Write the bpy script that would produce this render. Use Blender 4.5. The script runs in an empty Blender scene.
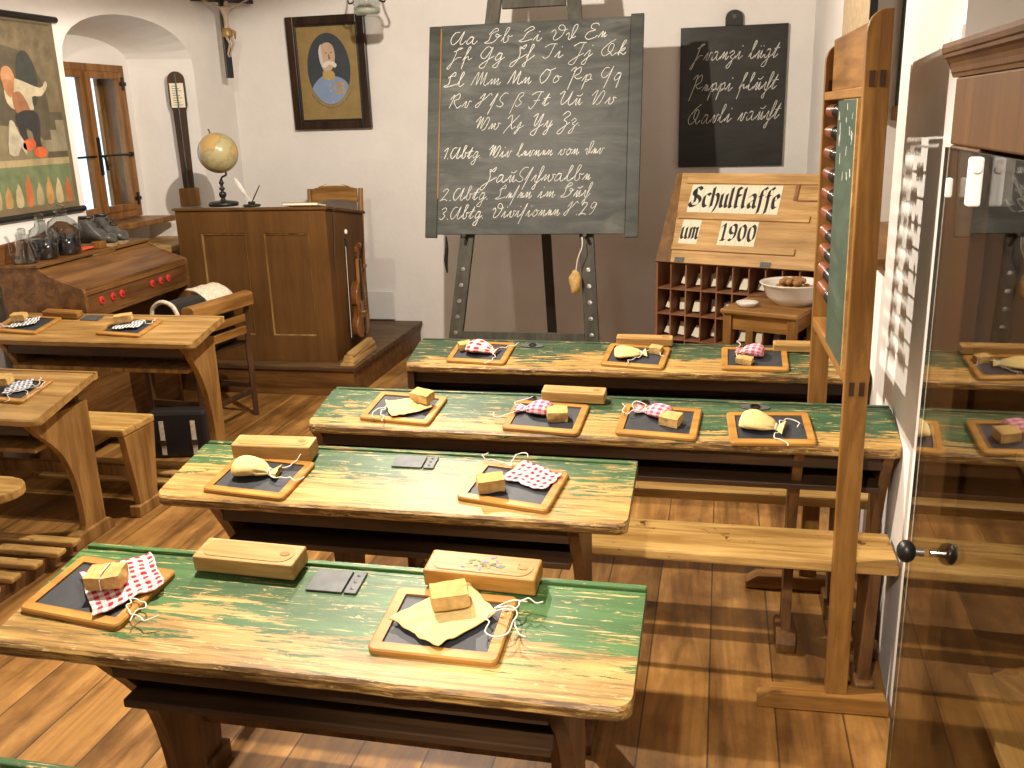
import bpy, bmesh, math, random
from mathutils import Vector as V, Matrix, Euler, noise
SC = bpy.context.scene
COL = SC.collection
PI = math.pi
R = math.radians

# ------------------------------------------------------------------ objects
def tag(o, label=None, cat=None, group=None, kind=None):
    if label: o['label'] = label
    if cat: o['category'] = cat
    if group: o['group'] = group
    if kind: o['kind'] = kind
    return o

def thing(name, label, cat, loc=(0, 0, 0), rz=0.0, group=None, rot=None):
    o = bpy.data.objects.new(name, None)
    o.empty_display_size = .05
    COL.objects.link(o)
    o.location = loc
    o.rotation_euler = rot if rot is not None else (0, 0, rz)
    return tag(o, label, cat, group)

class MB:
    """collects primitive shapes; build() links them as one mesh object"""
    def __init__(s):
        s.bm = bmesh.new(); s.mi = 0; s.uv = s.bm.loops.layers.uv.new('UVMap')
    def _fin(s, verts, faces):
        vs = [s.bm.verts.new(v) for v in verts]
        out = []
        for f in faces:
            try:
                fc = s.bm.faces.new([vs[i] for i in f]); fc.material_index = s.mi; out.append(fc)
            except ValueError:
                pass
        return vs, out
    def box(s, x0, x1, y0, y1, z0, z1, mat=None, bev=0.0, seg=2):
        t = bmesh.new()
        bmesh.ops.create_cube(t, size=1)
        for v in t.verts:
            v.co = V((x0 if v.co.x < 0 else x1, y0 if v.co.y < 0 else y1, z0 if v.co.z < 0 else z1))
        if bev > 0:
            bmesh.ops.bevel(t, geom=t.edges[:], offset=bev, segments=seg, affect='EDGES', profile=.5)
        if mat is not None:
            bmesh.ops.transform(t, matrix=mat, verts=t.verts)
        s.merge(t)
        return s
    def merge(s, t):
        t.verts.index_update()
        s._fin([v.co.copy() for v in t.verts], [[v.index for v in f.verts] for f in t.faces])
        t.free()
    def prism(s, pts, a, b, axis='x', bev=0.0, mat=None):
        """closed polygon pts (2D) extruded from a to b along axis"""
        t = bmesh.new()
        def mk(p, h):
            if axis == 'x': return (h, p[0], p[1])
            if axis == 'y': return (p[0], h, p[1])
            return (p[0], p[1], h)
        v0 = [t.verts.new(mk(p, a)) for p in pts]
        v1 = [t.verts.new(mk(p, b)) for p in pts]
        n = len(pts)
        caps = [t.faces.new(v0), t.faces.new(v1[::-1])]
        for i in range(n):
            t.faces.new((v0[i], v1[i], v1[(i+1) % n], v0[(i+1) % n]))
        if n > 5: bmesh.ops.triangulate(t, faces=caps, ngon_method='EAR_CLIP')
        bmesh.ops.recalc_face_normals(t, faces=t.faces)
        if bev > 0:
            es = [e for e in t.edges if e.calc_face_angle(0) > .5]
            bmesh.ops.bevel(t, geom=es, offset=bev, segments=2, affect='EDGES', profile=.5)
        if mat is not None: bmesh.ops.transform(t, matrix=mat, verts=t.verts)
        s.merge(t)
        return s
    def lathe(s, prof, n=20, mat=None, close=True):
        """profile (r, z) revolved around z"""
        vs = []; fs = []
        for r, z in prof:
            for k in range(n):
                a = 2*PI*k/n
                vs.append(V((r*math.cos(a), r*math.sin(a), z)))
        m = len(prof)
        for i in range(m-1):
            for k in range(n):
                fs.append((i*n+k, i*n+(k+1) % n, (i+1)*n+(k+1) % n, (i+1)*n+k))
        if close:
            fs.append(tuple(range(n))[::-1]); fs.append(tuple((m-1)*n+k for k in range(n)))
        if mat is not None: vs = [mat @ v for v in vs]
        s._fin(vs, fs)
        return s
    def plank(s, front, yb, a, b):
        """upright plank between x = a and b: curved front edge (y, z) pairs from top to floor, straight rear edge yb"""
        vs = []; fs = []
        for y, z in front: vs += [(a, y, z), (b, y, z), (b, yb, z), (a, yb, z)]
        n = len(front)
        for i in range(n-1):
            for k in range(4): fs.append((i*4+k, i*4+(k+1) % 4, (i+1)*4+(k+1) % 4, (i+1)*4+k))
        fs += [(0, 1, 2, 3), (n*4-1, n*4-2, n*4-3, n*4-4)]
        s._fin(vs, fs)
        return s
    def tube(s, pts, r, n=8, closed=False, sm=0, flat=1.0):
        pts = [V(p) for p in pts]
        if sm: pts = smooth(pts, sm, closed)
        m = len(pts); rr = r if isinstance(r, (list, tuple)) else None
        vs = []; fs = []; up = V((0, 0, 1))
        prev = None
        for i, p in enumerate(pts):
            a = pts[(i-1) % m] if (closed or i > 0) else p
            b = pts[(i+1) % m] if (closed or i < m-1) else p
            t = (b-a)
            if t.length < 1e-9: t = V((0, 0, 1))
            t.normalize()
            if prev is None:
                q = up if abs(t.dot(up)) < .9 else V((1, 0, 0))
                u = t.cross(q).normalized()
            else:
                u = (prev - t*prev.dot(t))
                if u.length < 1e-6: u = t.orthogonal()
                u.normalize()
            prev = u; w = t.cross(u)
            if rr: f = i/(m-1)*(len(rr)-1); k = min(int(f), len(rr)-2); ra = rr[k]+(rr[k+1]-rr[k])*(f-k)
            else: ra = r
            for k in range(n):
                an = 2*PI*k/n
                vs.append(p + u*(ra*math.cos(an)) + w*(ra*flat*math.sin(an)))
        for i in range(m if closed else m-1):
            j = (i+1) % m
            for k in range(n):
                fs.append((i*n+k, i*n+(k+1) % n, j*n+(k+1) % n, j*n+k))
        if not closed:
            fs.append(tuple(range(n))[::-1]); fs.append(tuple((m-1)*n+k for k in range(n)))
        s._fin(vs, fs)
        return s
    def cyl(s, p0, p1, r, r1=None, n=16):
        return s.tube([p0, p1], [r, r if r1 is None else r1], n)
    def ball(s, c, r, n=12, sc=(1, 1, 1)):
        t = bmesh.new()
        bmesh.ops.create_uvsphere(t, u_segments=n*2, v_segments=n, radius=r)
        for v in t.verts: v.co = V((v.co.x*sc[0], v.co.y*sc[1], v.co.z*sc[2])) + V(c)
        s.merge(t)
        return s
    def poly(s, pts, plane, h):
        """flat polygon on a plane: plane 'y' -> (x, h, z); 'x' -> (h, y, z)"""
        vs = [(p[0], h, p[1]) if plane == 'y' else ((h, p[0], p[1]) if plane == 'x' else (p[0], p[1], h)) for p in pts]
        s._fin(vs, [tuple(range(len(pts)))])
        return s
    def grid(s, nu, nv, fn, uvfn=None):
        vs = [[s.bm.verts.new(fn(i/nu, j/nv)) for j in range(nv+1)] for i in range(nu+1)]
        for i in range(nu):
            for j in range(nv):
                f = s.bm.faces.new((vs[i][j], vs[i+1][j], vs[i+1][j+1], vs[i][j+1]))
                f.material_index = s.mi
                if uvfn:
                    for l, (a, b) in zip(f.loops, ((i, j), (i+1, j), (i+1, j+1), (i, j+1))):
                        l[s.uv].uv = uvfn(a/nu, b/nv)
        return s
    def jitter(s, amp, sc, seed=0.0):
        for v in s.bm.verts:
            v.co += noise.noise_vector(v.co*sc + V((seed, seed*.7, 0)))*amp
        return s
    def build(s, name, mat, parent=None, smooth=False, angle=None, loc=None, rot=None):
        bmesh.ops.recalc_face_normals(s.bm, faces=s.bm.faces)
        me = bpy.data.meshes.new(name)
        s.bm.to_mesh(me); s.bm.free()
        for m in (mat if isinstance(mat, (list, tuple)) else [mat]): me.materials.append(m)
        if smooth or angle:
            for p in me.polygons: p.use_smooth = True
            if angle:
                me.set_sharp_from_angle(angle=R(angle))
        o = bpy.data.objects.new(name, me)
        COL.objects.link(o)
        if parent: o.parent = parent
        if loc is not None: o.location = loc
        if rot is not None: o.rotation_euler = rot
        return o

def smooth(pts, k, closed=False):
    out = []; n = len(pts)
    rng = range(n if closed else n-1)
    for i in rng:
        p0 = pts[(i-1) % n] if (closed or i > 0) else pts[0]
        p1 = pts[i]; p2 = pts[(i+1) % n]
        p3 = pts[(i+2) % n] if (closed or i+2 < n) else pts[-1]
        for j in range(k):
            t = j/k
            out.append(.5*((2*p1) + (p2-p0)*t + (2*p0-5*p1+4*p2-p3)*t*t + (3*p1-p0-3*p2+p3)*t**3))
    if not closed: out.append(pts[-1])
    return out

def structure(o, label=None):
    o['kind'] = 'structure'
    return o

# ---------------------------------------------------------------- materials
def mat_new(name):
    m = bpy.data.materials.new(name); m.use_nodes = True
    nt = m.node_tree; nt.nodes.clear()
    out = nt.nodes.new('ShaderNodeOutputMaterial')
    b = nt.nodes.new('ShaderNodeBsdfPrincipled')
    nt.links.new(b.outputs[0], out.inputs[0])
    return m, nt, b
def N(nt, t, **kw):
    n = nt.nodes.new(t)
    for k, v in kw.items():
        if k.startswith('i_'):
            key = k[2:]; key = int(key) if key.isdigit() else key.replace('_', ' ')
            n.inputs[key].default_value = v
        else: setattr(n, k, v)
    return n
def rgba(c): return (c[0], c[1], c[2], 1)
def ramp(nt, stops, fac):
    r = nt.nodes.new('ShaderNodeValToRGB')
    while len(r.color_ramp.elements) < len(stops): r.color_ramp.elements.new(.5)
    for e, (p, c) in zip(r.color_ramp.elements, stops):
        e.position = p; e.color = rgba(c) if len(c) == 3 else c
    nt.links.new(fac, r.inputs[0])
    return r.outputs[0]
def coords(nt, scale=(1, 1, 1), loc=(0, 0, 0), kind='Object'):
    tc = N(nt, 'ShaderNodeTexCoord'); mp = N(nt, 'ShaderNodeMapping')
    mp.inputs['Scale'].default_value = scale; mp.inputs['Location'].default_value = loc
    nt.links.new(tc.outputs[kind], mp.inputs[0])
    return mp.outputs[0]
def tex_noise(nt, vec, scale=5, detail=4, rough=.55, dist=0):
    n = N(nt, 'ShaderNodeTexNoise', i_Scale=scale, i_Detail=detail, i_Roughness=rough, i_Distortion=dist)
    nt.links.new(vec, n.inputs['Vector'])
    return n.outputs['Fac']
def mix(nt, fac, a, b, blend='MIX'):
    m = N(nt, 'ShaderNodeMix', data_type='RGBA', blend_type=blend)
    for sock, val in ((m.inputs[0], fac), (m.inputs[6], a), (m.inputs[7], b)):
        if hasattr(val, 'links') or hasattr(val, 'is_linked'): nt.links.new(val, sock)
        elif isinstance(val, (int, float)): sock.default_value = val
        else: sock.default_value = rgba(val)
    return m.outputs[2]
def math_(nt, op, a, b=0.0, c=None):
    m = N(nt, 'ShaderNodeMath', operation=op)
    for i, v in enumerate((a, b, c)):
        if v is None: continue
        if isinstance(v, (int, float)): m.inputs[i].default_value = v
        else: nt.links.new(v, m.inputs[i])
    return m.outputs[0]
def bump(nt, b, h, strength=.3, dist=.002):
    n = N(nt, 'ShaderNodeBump', i_Strength=strength, i_Distance=dist)
    nt.links.new(h, n.inputs['Height']); nt.links.new(n.outputs[0], b.inputs['Normal'])
def plain(name, c, rough=.6, metal=0.0, var=.12, scale=12, spec=.5, bmp=0.0):
    m, nt, b = mat_new(name)
    n = tex_noise(nt, coords(nt), scale, 5)
    lo = tuple(max(0, x*(1-var)) for x in c); hi = tuple(min(1, x*(1+var)) for x in c)
    nt.links.new(ramp(nt, [(.3, lo), (.7, hi)], n), b.inputs['Base Color'])
    b.inputs['Roughness'].default_value = rough; b.inputs['Metallic'].default_value = metal
    b.inputs['Specular IOR Level'].default_value = spec
    if bmp: bump(nt, b, n, bmp)
    return m
AX = {'x': (1.2, 14, 14), 'y': (14, 1.2, 14), 'z': (14, 14, 1.2)}
def wood(name, dark, light, axis='x', rough=.5, k=1.0, knots=True, spots=None, loc=(0, 0, 0), spec=.32):
    m, nt, b = mat_new(name)
    sc = tuple(v*k for v in AX[axis])
    vec = coords(nt, sc, loc)
    n1 = tex_noise(nt, vec, 1.6, 6, .6, .6)
    n2 = tex_noise(nt, vec, 7, 3, .6)
    n3 = tex_noise(nt, coords(nt, (1, 1, 1), loc), 2.3, 3)
    c = ramp(nt, [(.25, tuple(v*.8 for v in dark)), (.40, dark), (.62, light), (.80, tuple(min(1, v*1.12) for v in light))], n1)
    st = ramp(nt, [(.52, (0, 0, 0)), (.66, (1, 1, 1))], n2)
    c = mix(nt, math_(nt, 'MULTIPLY', st, .28), c, tuple(v*.6 for v in dark))
    c = mix(nt, .5, c, ramp(nt, [(.3, (.50, .45, .40)), (.65, (1, 1, 1))], n3), 'MULTIPLY')
    if spots:
        n4 = tex_noise(nt, coords(nt, (1, 1, 1), (3.3, 1, 2)), spots[1], 6, .7)
        c = mix(nt, ramp(nt, [(spots[2], (0, 0, 0)), (spots[2]+.05, (1, 1, 1))], n4), c, spots[0])
    nt.links.new(c, b.inputs['Base Color'])
    b.inputs['Roughness'].default_value = rough; b.inputs['Specular IOR Level'].default_value = spec
    bump(nt, b, n1, .35, .002)
    return m
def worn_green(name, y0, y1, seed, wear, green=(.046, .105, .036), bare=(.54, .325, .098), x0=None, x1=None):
    """green paint worn down to bare wood: mostly along the pupils' edge (low local y)"""
    m, nt, b = mat_new(name)
    L = (seed*3.1, seed*1.7, seed)
    vec = coords(nt, (1.6, 17, 17), L)
    g1 = tex_noise(nt, vec, 1.7, 6, .6, .5)
    woodc = ramp(nt, [(.28, tuple(v*.30 for v in bare)), (.42, tuple(v*.75 for v in bare)), (.55, bare), (.75, tuple(min(1, v*1.3) for v in bare))], g1)
    fine = tex_noise(nt, coords(nt, (2.2, 60, 60), L), 2.0, 5, .65)
    woodc = mix(nt, math_(nt, 'MULTIPLY', ramp(nt, [(.49, (0, 0, 0)), (.66, (1, 1, 1))], fine), .78), woodc, tuple(v*.30 for v in bare))
    n3 = tex_noise(nt, coords(nt, (1, 2, 2), L), 3.5, 4)
    woodc = mix(nt, .6, woodc, ramp(nt, [(.3, (.42, .38, .33)), (.65, (1, 1, 1))], n3), 'MULTIPLY')
    greenc = ramp(nt, [(.25, tuple(v*.5 for v in green)), (.75, tuple(v*1.5 for v in green))], tex_noise(nt, vec, 1.2, 5))
    tc = N(nt, 'ShaderNodeTexCoord'); sp = N(nt, 'ShaderNodeSeparateXYZ')
    nt.links.new(tc.outputs['Object'], sp.inputs[0])
    mr = N(nt, 'ShaderNodeMapRange', i_1=y0, i_2=y1, i_3=-.50, i_4=.30)
    nt.links.new(sp.outputs['Y'], mr.inputs[0])
    big = tex_noise(nt, coords(nt, (1.5, 3.2, 3), L), 1.5, 3)
    scr = tex_noise(nt, coords(nt, (5, 42, 42), L), 1.6, 8, .72)
    s = math_(nt, 'ADD', math_(nt, 'MULTIPLY', math_(nt, 'SUBTRACT', big, .5), 1.5), mr.outputs[0])
    s = math_(nt, 'ADD', s, math_(nt, 'MULTIPLY', math_(nt, 'SUBTRACT', scr, .5), 1.9))
    s = math_(nt, 'ADD', s, 1.0 - wear)
    msk = ramp(nt, [(.44, (0, 0, 0)), (.51, (1, 1, 1))], s)
    greenc = mix(nt, math_(nt, 'MULTIPLY', ramp(nt, [(.50, (0, 0, 0)), (.66, (1, 1, 1))], fine), .45), greenc, tuple(v*.45 for v in green))
    # a thin pale rim of worn paint chips
    c = mix(nt, msk, woodc, greenc)
    chips = math_(nt, 'MAXIMUM', ramp(nt, [(.61, (0, 0, 0)), (.64, (1, 1, 1))], tex_noise(nt, coords(nt, (9, 30, 30), L), 2.6, 7, .75)), ramp(nt, [(.585, (0, 0, 0)), (.62, (1, 1, 1))], tex_noise(nt, coords(nt, (4.5, 85, 85), L), 1.9, 6, .7)))
    er = N(nt, 'ShaderNodeMapRange', i_1=y0+.004, i_2=y0+.016, i_3=1.0, i_4=0.0); nt.links.new(sp.outputs['Y'], er.inputs[0])
    grime = ramp(nt, [(.42, (0, 0, 0)), (.54, (1, 1, 1))], tex_noise(nt, coords(nt, (4, 30, 60), L), 2.2, 6, .7))
    c = mix(nt, math_(nt, 'MULTIPLY', math_(nt, 'MULTIPLY', er.outputs[0], grime), .85), c, (.085, .036, .012))
    c = mix(nt, math_(nt, 'MULTIPLY', chips, .8), c, (.60, .42, .18))
    nt.links.new(c, b.inputs['Base Color'])
    b.inputs['Roughness'].default_value = .42; b.inputs['Specular IOR Level'].default_value = .35
    bump(nt, b, math_(nt, 'ADD', scr, math_(nt, 'MULTIPLY', fine, .6)), .45, .002)
    return m
def cloth_mat(name, base, stripe, cell, mode='check'):
    m, nt, b = mat_new(name)
    if stripe is None:
        n = tex_noise(nt, coords(nt), 60, 3)
        nt.links.new(ramp(nt, [(.3, tuple(v*.85 for v in base)), (.7, base)], n), b.inputs['Base Color'])
    else:
        tc = N(nt, 'ShaderNodeTexCoord'); sp = N(nt, 'ShaderNodeSeparateXYZ')
        nt.links.new(tc.outputs['UV'], sp.inputs[0])
        def st(o): return math_(nt, 'GREATER_THAN', math_(nt, 'FRACT', math_(nt, 'DIVIDE', o, cell)), .5)
        a = st(sp.outputs[0]); c = st(sp.outputs[1])
        f = math_(nt, 'MULTIPLY', math_(nt, 'ADD', a, c), .5) if mode == 'check' else a
        nt.links.new(mix(nt, f, base, stripe), b.inputs['Base Color'])
    b.inputs['Roughness'].default_value = .9
    b.inputs['Specular IOR Level'].default_value = .15
    wv = tex_noise(nt, coords(nt), 400, 2)
    bump(nt, b, wv, .2, .0006)
    return m
def floor_mat():
    m, nt, b = mat_new('floor_boards')
    tc = N(nt, 'ShaderNodeTexCoord'); sp = N(nt, 'ShaderNodeSeparateXYZ')
    nt.links.new(tc.outputs['Object'], sp.inputs[0])
    u = math_(nt, 'DIVIDE', math_(nt, 'ADD', sp.outputs[0], 10.0), .182)
    idx = math_(nt, 'FLOOR', u); fr = math_(nt, 'FRACT', u)
    wn = N(nt, 'ShaderNodeTexWhiteNoise', noise_dimensions='1D'); nt.links.new(idx, wn.inputs['W'])
    cmb = N(nt, 'ShaderNodeCombineXYZ')
    nt.links.new(math_(nt, 'MULTIPLY', sp.outputs[0], 9.0), cmb.inputs[0])
    nt.links.new(math_(nt, 'ADD', math_(nt, 'MULTIPLY', sp.outputs[1], .8), math_(nt, 'MULTIPLY', wn.outputs[0], 37.0)), cmb.inputs[1])
    g = tex_noise(nt, cmb.outputs[0], 1.6, 7, .62, .8)
    c = ramp(nt, [(.25, (.11, .048, .012)), (.42, (.27, .135, .036)), (.58, (.45, .225, .058)), (.76, (.63, .36, .11))], g)
    c = mix(nt, .5, c, ramp(nt, [(0, (.55, .5, .45)), (1, (1.0, 1.0, 1.0))], wn.outputs[0]), 'MULTIPLY')
    blot = tex_noise(nt, coords(nt, (2.2, 1.3, 1)), 2.2, 6, .65)
    c = mix(nt, .75, c, ramp(nt, [(.38, (.42, .34, .26)), (.56, (1, 1, 1))], blot), 'MULTIPLY')
    gap = math_(nt, 'ADD', math_(nt, 'LESS_THAN', fr, .014), math_(nt, 'GREATER_THAN', fr, .986))
    c = mix(nt, math_(nt, 'MULTIPLY', gap, .75), c, (.03, .014, .006))
    nt.links.new(c, b.inputs['Base Color'])
    rr = ramp(nt, [(.3, (.34, .34, .34)), (.7, (.55, .55, .55))], g)
    nt.links.new(rr, b.inputs['Roughness'])
    bump(nt, b, math_(nt, 'SUBTRACT', g, math_(nt, 'MULTIPLY', gap, .8)), .3, .002)
    return m
def plaster(name, c):
    m, nt, b = mat_new(name)
    n = tex_noise(nt, coords(nt), 3.2, 8, .62); n2 = tex_noise(nt, coords(nt), 26, 4)
    lo = tuple(v*.93 for v in c)
    nt.links.new(ramp(nt, [(.3, lo), (.6, c)], n), b.inputs['Base Color'])
    b.inputs['Roughness'].default_value = .92; b.inputs['Specular IOR Level'].default_value = .2
    bump(nt, b, math_(nt, 'ADD', n, math_(nt, 'MULTIPLY', n2, .15)), .55, .012)
    return m
def board_mat(name, c, smear, rough=.38, amt=.5):
    m, nt, b = mat_new(name)
    n = tex_noise(nt, coords(nt, (2.2, 2.2, 9)), 1.5, 7, .62, 1.2)
    n2 = tex_noise(nt, coords(nt, (1, 1, 1.6)), 3, 4)
    f = math_(nt, 'MULTIPLY', math_(nt, 'MULTIPLY', ramp(nt, [(.34, (0, 0, 0)), (.70, (1, 1, 1))], n), ramp(nt, [(.3, (.25, .25, .25)), (.68, (1, 1, 1))], n2)), amt*1.9)
    nt.links.new(mix(nt, f, c, smear), b.inputs['Base Color'])
    b.inputs['Specular IOR Level'].default_value = .3
    rv = N(nt, 'ShaderNodeMapRange', i_1=.2, i_2=.8, i_3=rough-.05, i_4=rough+.1); nt.links.new(n, rv.inputs[0])
    nt.links.new(rv.outputs[0], b.inputs['Roughness'])
    bump(nt, b, n, .12, .001)
    return m
def glass_mat(name, tint=(.95, .97, .96), rough=0.0, fk=1.0):
    """thin clear pane"""
    m, nt, b = mat_new(name)
    nt.nodes.remove(b)
    out = [n for n in nt.nodes if n.type == 'OUTPUT_MATERIAL'][0]
    fr = N(nt, 'ShaderNodeLayerWeight', i_Blend=.5); tr = N(nt, 'ShaderNodeBsdfTransparent'); gl = N(nt, 'ShaderNodeBsdfGlossy')
    tr.inputs[0].default_value = rgba(tint); gl.inputs['Roughness'].default_value = rough
    sch = math_(nt, 'MULTIPLY_ADD', math_(nt, 'POWER', fr.outputs['Facing'], 5.0), .96, .04)
    dbl = math_(nt, 'MINIMUM', math_(nt, 'MULTIPLY', sch, fk), 1.0)
    mx = N(nt, 'ShaderNodeMixShader')
    nt.links.new(dbl, mx.inputs[0]); nt.links.new(tr.outputs[0], mx.inputs[1]); nt.links.new(gl.outputs[0], mx.inputs[2])
    nt.links.new(mx.outputs[0], out.inputs[0])
    return m
def emit(name, c, s):
    m, nt, b = mat_new(name)
    b.inputs['Base Color'].default_value = rgba(c)
    b.inputs['Emission Color'].default_value = rgba(c); b.inputs['Emission Strength'].default_value = s
    return m

M = {}
M['wall'] = plaster('white_plaster', (.80, .77, .735))
M['floor'] = floor_mat()
M['brown_paint'] = wood('brown_painted_wood', (.132, .062, .019), (.158, .076, .023), 'z', .62, .6, spots=((.34, .20, .06), 5, .68), spec=.12)
M['cupboard'] = wood('brown_cupboard_paint', (.082, .036, .011), (.108, .050, .015), 'z', .62, .6, spots=((.30, .18, .055), 5, .70), spec=.12)
M['platform'] = wood('platform_wood', (.12, .052, .014), (.22, .105, .030), 'x', .5)
M['oak'] = wood('honey_oak', (.21, .095, .021), (.36, .18, .045), 'z', .45)
M['oak_x'] = wood('honey_oak_long', (.24, .11, .024), (.44, .225, .06), 'x', .45)
M['oak_y'] = wood('honey_oak_deep', (.22, .10, .022), (.38, .19, .05), 'y', .45)
M['pale_x'] = wood('pale_wood', (.46, .27, .09), (.68, .44, .17), 'x', .5)
M['pale_y'] = wood('pale_wood_deep', (.44, .26, .09), (.64, .41, .155), 'y', .5)
M['bench_x'] = wood('scuffed_bench_wood', (.40, .22, .06), (.68, .43, .145), 'x', .45, spots=((.12, .05, .012), 9, .60))
M['dark_x'] = wood('dark_brown_wood', (.042, .021, .010), (.085, .043, .019), 'x', .5)
M['dark_z'] = wood('dark_brown_post_wood', (.046, .022, .010), (.10, .048, .02), 'z', .45)
M['leg'] = wood('desk_leg_wood', (.10, .045, .014), (.20, .095, .032), 'z', .5)
M['lleg'] = wood('light_desk_leg_wood', (.23, .115, .03), (.42, .235, .075), 'z', .5)
M['ltop'] = wood('bare_desk_top_wood', (.32, .175, .05), (.54, .335, .115), 'x', .42)
M['pine'] = wood('yellow_pine', (.46, .265, .09), (.66, .415, .165), 'x', .5, spots=((.24, .11, .04), 9, .72))
M['dark_pine'] = wood('dark_pine_board', (.17, .085, .03), (.27, .14, .05), 'z', .55)  # darker brown wood for the lid cheek
M['pine_red'] = wood('reddish_pine', (.26, .11, .05), (.36, .17, .085), 'z', .55)
M['slate_frame'] = wood('slate_frame_wood', (.36, .17, .032), (.54, .28, .065), 'x', .42)
M['slate'] = plain('slate_face', (.030, .033, .040), .55, var=.25, scale=20)
M['window_wood'] = wood('window_wood', (.19, .082, .022), (.33, .155, .045), 'z', .4)
M['black'] = plain('black_paint', (.012, .011, .010), .4)
M['black_iron'] = plain('black_iron', (.02, .019, .018), .38, .6)
M['steel'] = plain('grey_zinc', (.085, .09, .09), .55, .2, var=.25, scale=30)
M['chrome'] = plain('polished_metal', (.5, .5, .48), .25, 1.0)
M['easel'] = wood('grey_green_easel_paint', (.05, .048, .036), (.085, .08, .06), 'z', .5)
M['board'] = board_mat('chalkboard_face', (.030, .034, .030), (.12, .125, .112), .50, .6)
M['board_edge'] = board_mat('chalkboard_batten', (.03, .034, .029), (.10, .105, .09), .4, .4)
M['small_board'] = board_mat('small_chalkboard_face', (.024, .024, .021), (.055, .055, .05), .36, .4)
M['green_board'] = board_mat('green_chalkboard_face', (.035, .062, .042), (.10, .13, .10), .4, .4)
M['chalk'] = plain('white_chalk', (.62, .615, .57), .95, var=.25, scale=140)
M['yellow_cloth'] = cloth_mat('yellow_linen', (.76, .58, .25), None, 1)
M['red_check'] = cloth_mat('red_gingham', (.83, .77, .70), (.52, .022, .05), .019)
M['pink_check'] = cloth_mat('pink_gingham', (.80, .55, .55), (.52, .07, .17), .013)
M['blue_check'] = cloth_mat('blue_gingham', (.78, .78, .78), (.07, .10, .22), .018)
M['blue_stripe'] = cloth_mat('grey_striped_linen', (.80, .78, .74), (.22, .25, .32), .016, 'stripe')
M['sponge'] = plain('tan_sponge', (.56, .365, .14), .95, var=.25, scale=55, spec=.1, bmp=1.0)
M['string'] = plain('white_string', (.78, .73, .64), .9)
M['enamel'] = plain('white_enamel', (.82, .79, .72), .18, var=.02)
M['nut'] = plain('walnut_shell', (.36, .18, .06), .6, var=.4, scale=60, bmp=.8)
M['leather'] = plain('black_leather', (.018, .016, .015), .4)
M['fur'] = plain('pale_fur', (.66, .57, .44), .95, var=.25, scale=70, bmp=1.0)
M['red_felt'] = plain('red_felt', (.55, .025, .02), .75)
M['organ'] = wood('walnut_veneer', (.12, .052, .015), (.23, .11, .034), 'y', .42)
M['paper'] = plain('cream_paper', (.80, .74, .58), .8, var=.05)
M['white_plastic'] = plain('white_plastic', (.72, .72, .70), .4, var=.03)
M['glass'] = glass_mat('window_glass')
M['cab_glass'] = glass_mat('cabinet_glass', (.93, .91, .86), 0.0, 1.0)
M['glass_edge'] = plain('glass_edge', (.05, .055, .045), .9, spec=.05)
M['clear'] = glass_mat('clear_bottle_glass', (.80, .83, .83), .03, 3.0)
M['ink'] = plain('dark_ink', (.010, .012, .02), .15)
M['skin'] = plain('carved_pale_wood', (.42, .33, .24), .5)
M['gilt'] = plain('dull_gilding', (.34, .22, .07), .45, .3)
CAB_ROT = 0.0
# ------------------------------------------------------------------ camera
cam = bpy.data.objects.new('camera', bpy.data.cameras.new('camera'))
COL.objects.link(cam)
cam.data.sensor_width = 36.0; cam.data.sensor_fit = 'HORIZONTAL'
cam.data.lens = 927.586/1024*36.0
cam.data.clip_start = .02
r_ = V((.97631546, .21430859, -.02966394)); u_ = V((-.03132693, .27569646, .96073414)); w_ = V((-.21407182, .93705031, -.27588034))
cam.matrix_world = Matrix(((r_.x, u_.x, -w_.x, 0), (r_.y, u_.y, -w_.y, 0), (r_.z, u_.z, -w_.z, 1.62), (0, 0, 0, 1)))
SC.camera = cam

# ------------------------------------------------------------- room shell
XL, XR, YB, YF, ZC = -3.47, .535, 6.45, -1.6, 2.85
XO = -4.06
m = MB(); m.box(XO, 1.4, YF-.2, YB+.2, -.1, 0); structure(m.build('floor', M['floor']))
m = MB(); m.box(XO, 1.4, YF-.2, YB+.2, ZC, ZC+.1); structure(m.build('ceiling', M['wall']))
m = MB(); m.box(XO, 1.4, YB, YB+.2, 0, ZC); structure(m.build('wall_back', M['wall']))
m = MB(); m.box(XO, 1.4, YF-.2, YF, 0, ZC); structure(m.build('wall_front', M['wall']))

# left wall with the arched, splayed window niche
NY0, NY1, NZ0, NZ1 = 4.62, 5.93, .0, 1.98      # niche opening: sides and springing line
def arch(y0, y1, zs, rise, n=16):
    pts = []
    for k in range(n+1):
        a = PI - PI*k/n
        pts.append(((y0+y1)/2 + (y1-y0)/2*math.cos(a), zs + rise*math.sin(a)**.8))
    return pts
XW = -3.86                                      # plane of the inner window
outer = [(NY0, .0)] + arch(NY0, NY1, NZ1, .29) + [(NY1, .0)]
inner = [(4.80, .0)] + arch(4.80, 5.78, 2.02, .16) + [(5.78, .0)]
WY0, WY1, WZ0, WZ1 = 4.93, 5.69, 1.06, 2.02     # window hole
m = MB(); B = m.bm
def strip(a, xa, b, xb):
    va = [B.verts.new((xa, p[0], p[1])) for p in a]; vb = [B.verts.new((xb, p[0], p[1])) for p in b]
    for i in range(len(a)-1): B.faces.new((va[i], va[i+1], vb[i+1], vb[i]))
top = [(p[0], ZC) for p in outer]; top[0] = (NY0, ZC); top[-1] = (NY1, ZC)
strip(outer[1:-1], XL, top[1:-1], XL)
m.poly([(YF, 0), (NY0, 0), (NY0, ZC), (YF, ZC)], 'x', XL)
m.poly([(NY1, 0), (YB, 0), (YB, ZC), (NY1, ZC)], 'x', XL)
strip(outer, XL, inner, XW)
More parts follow.
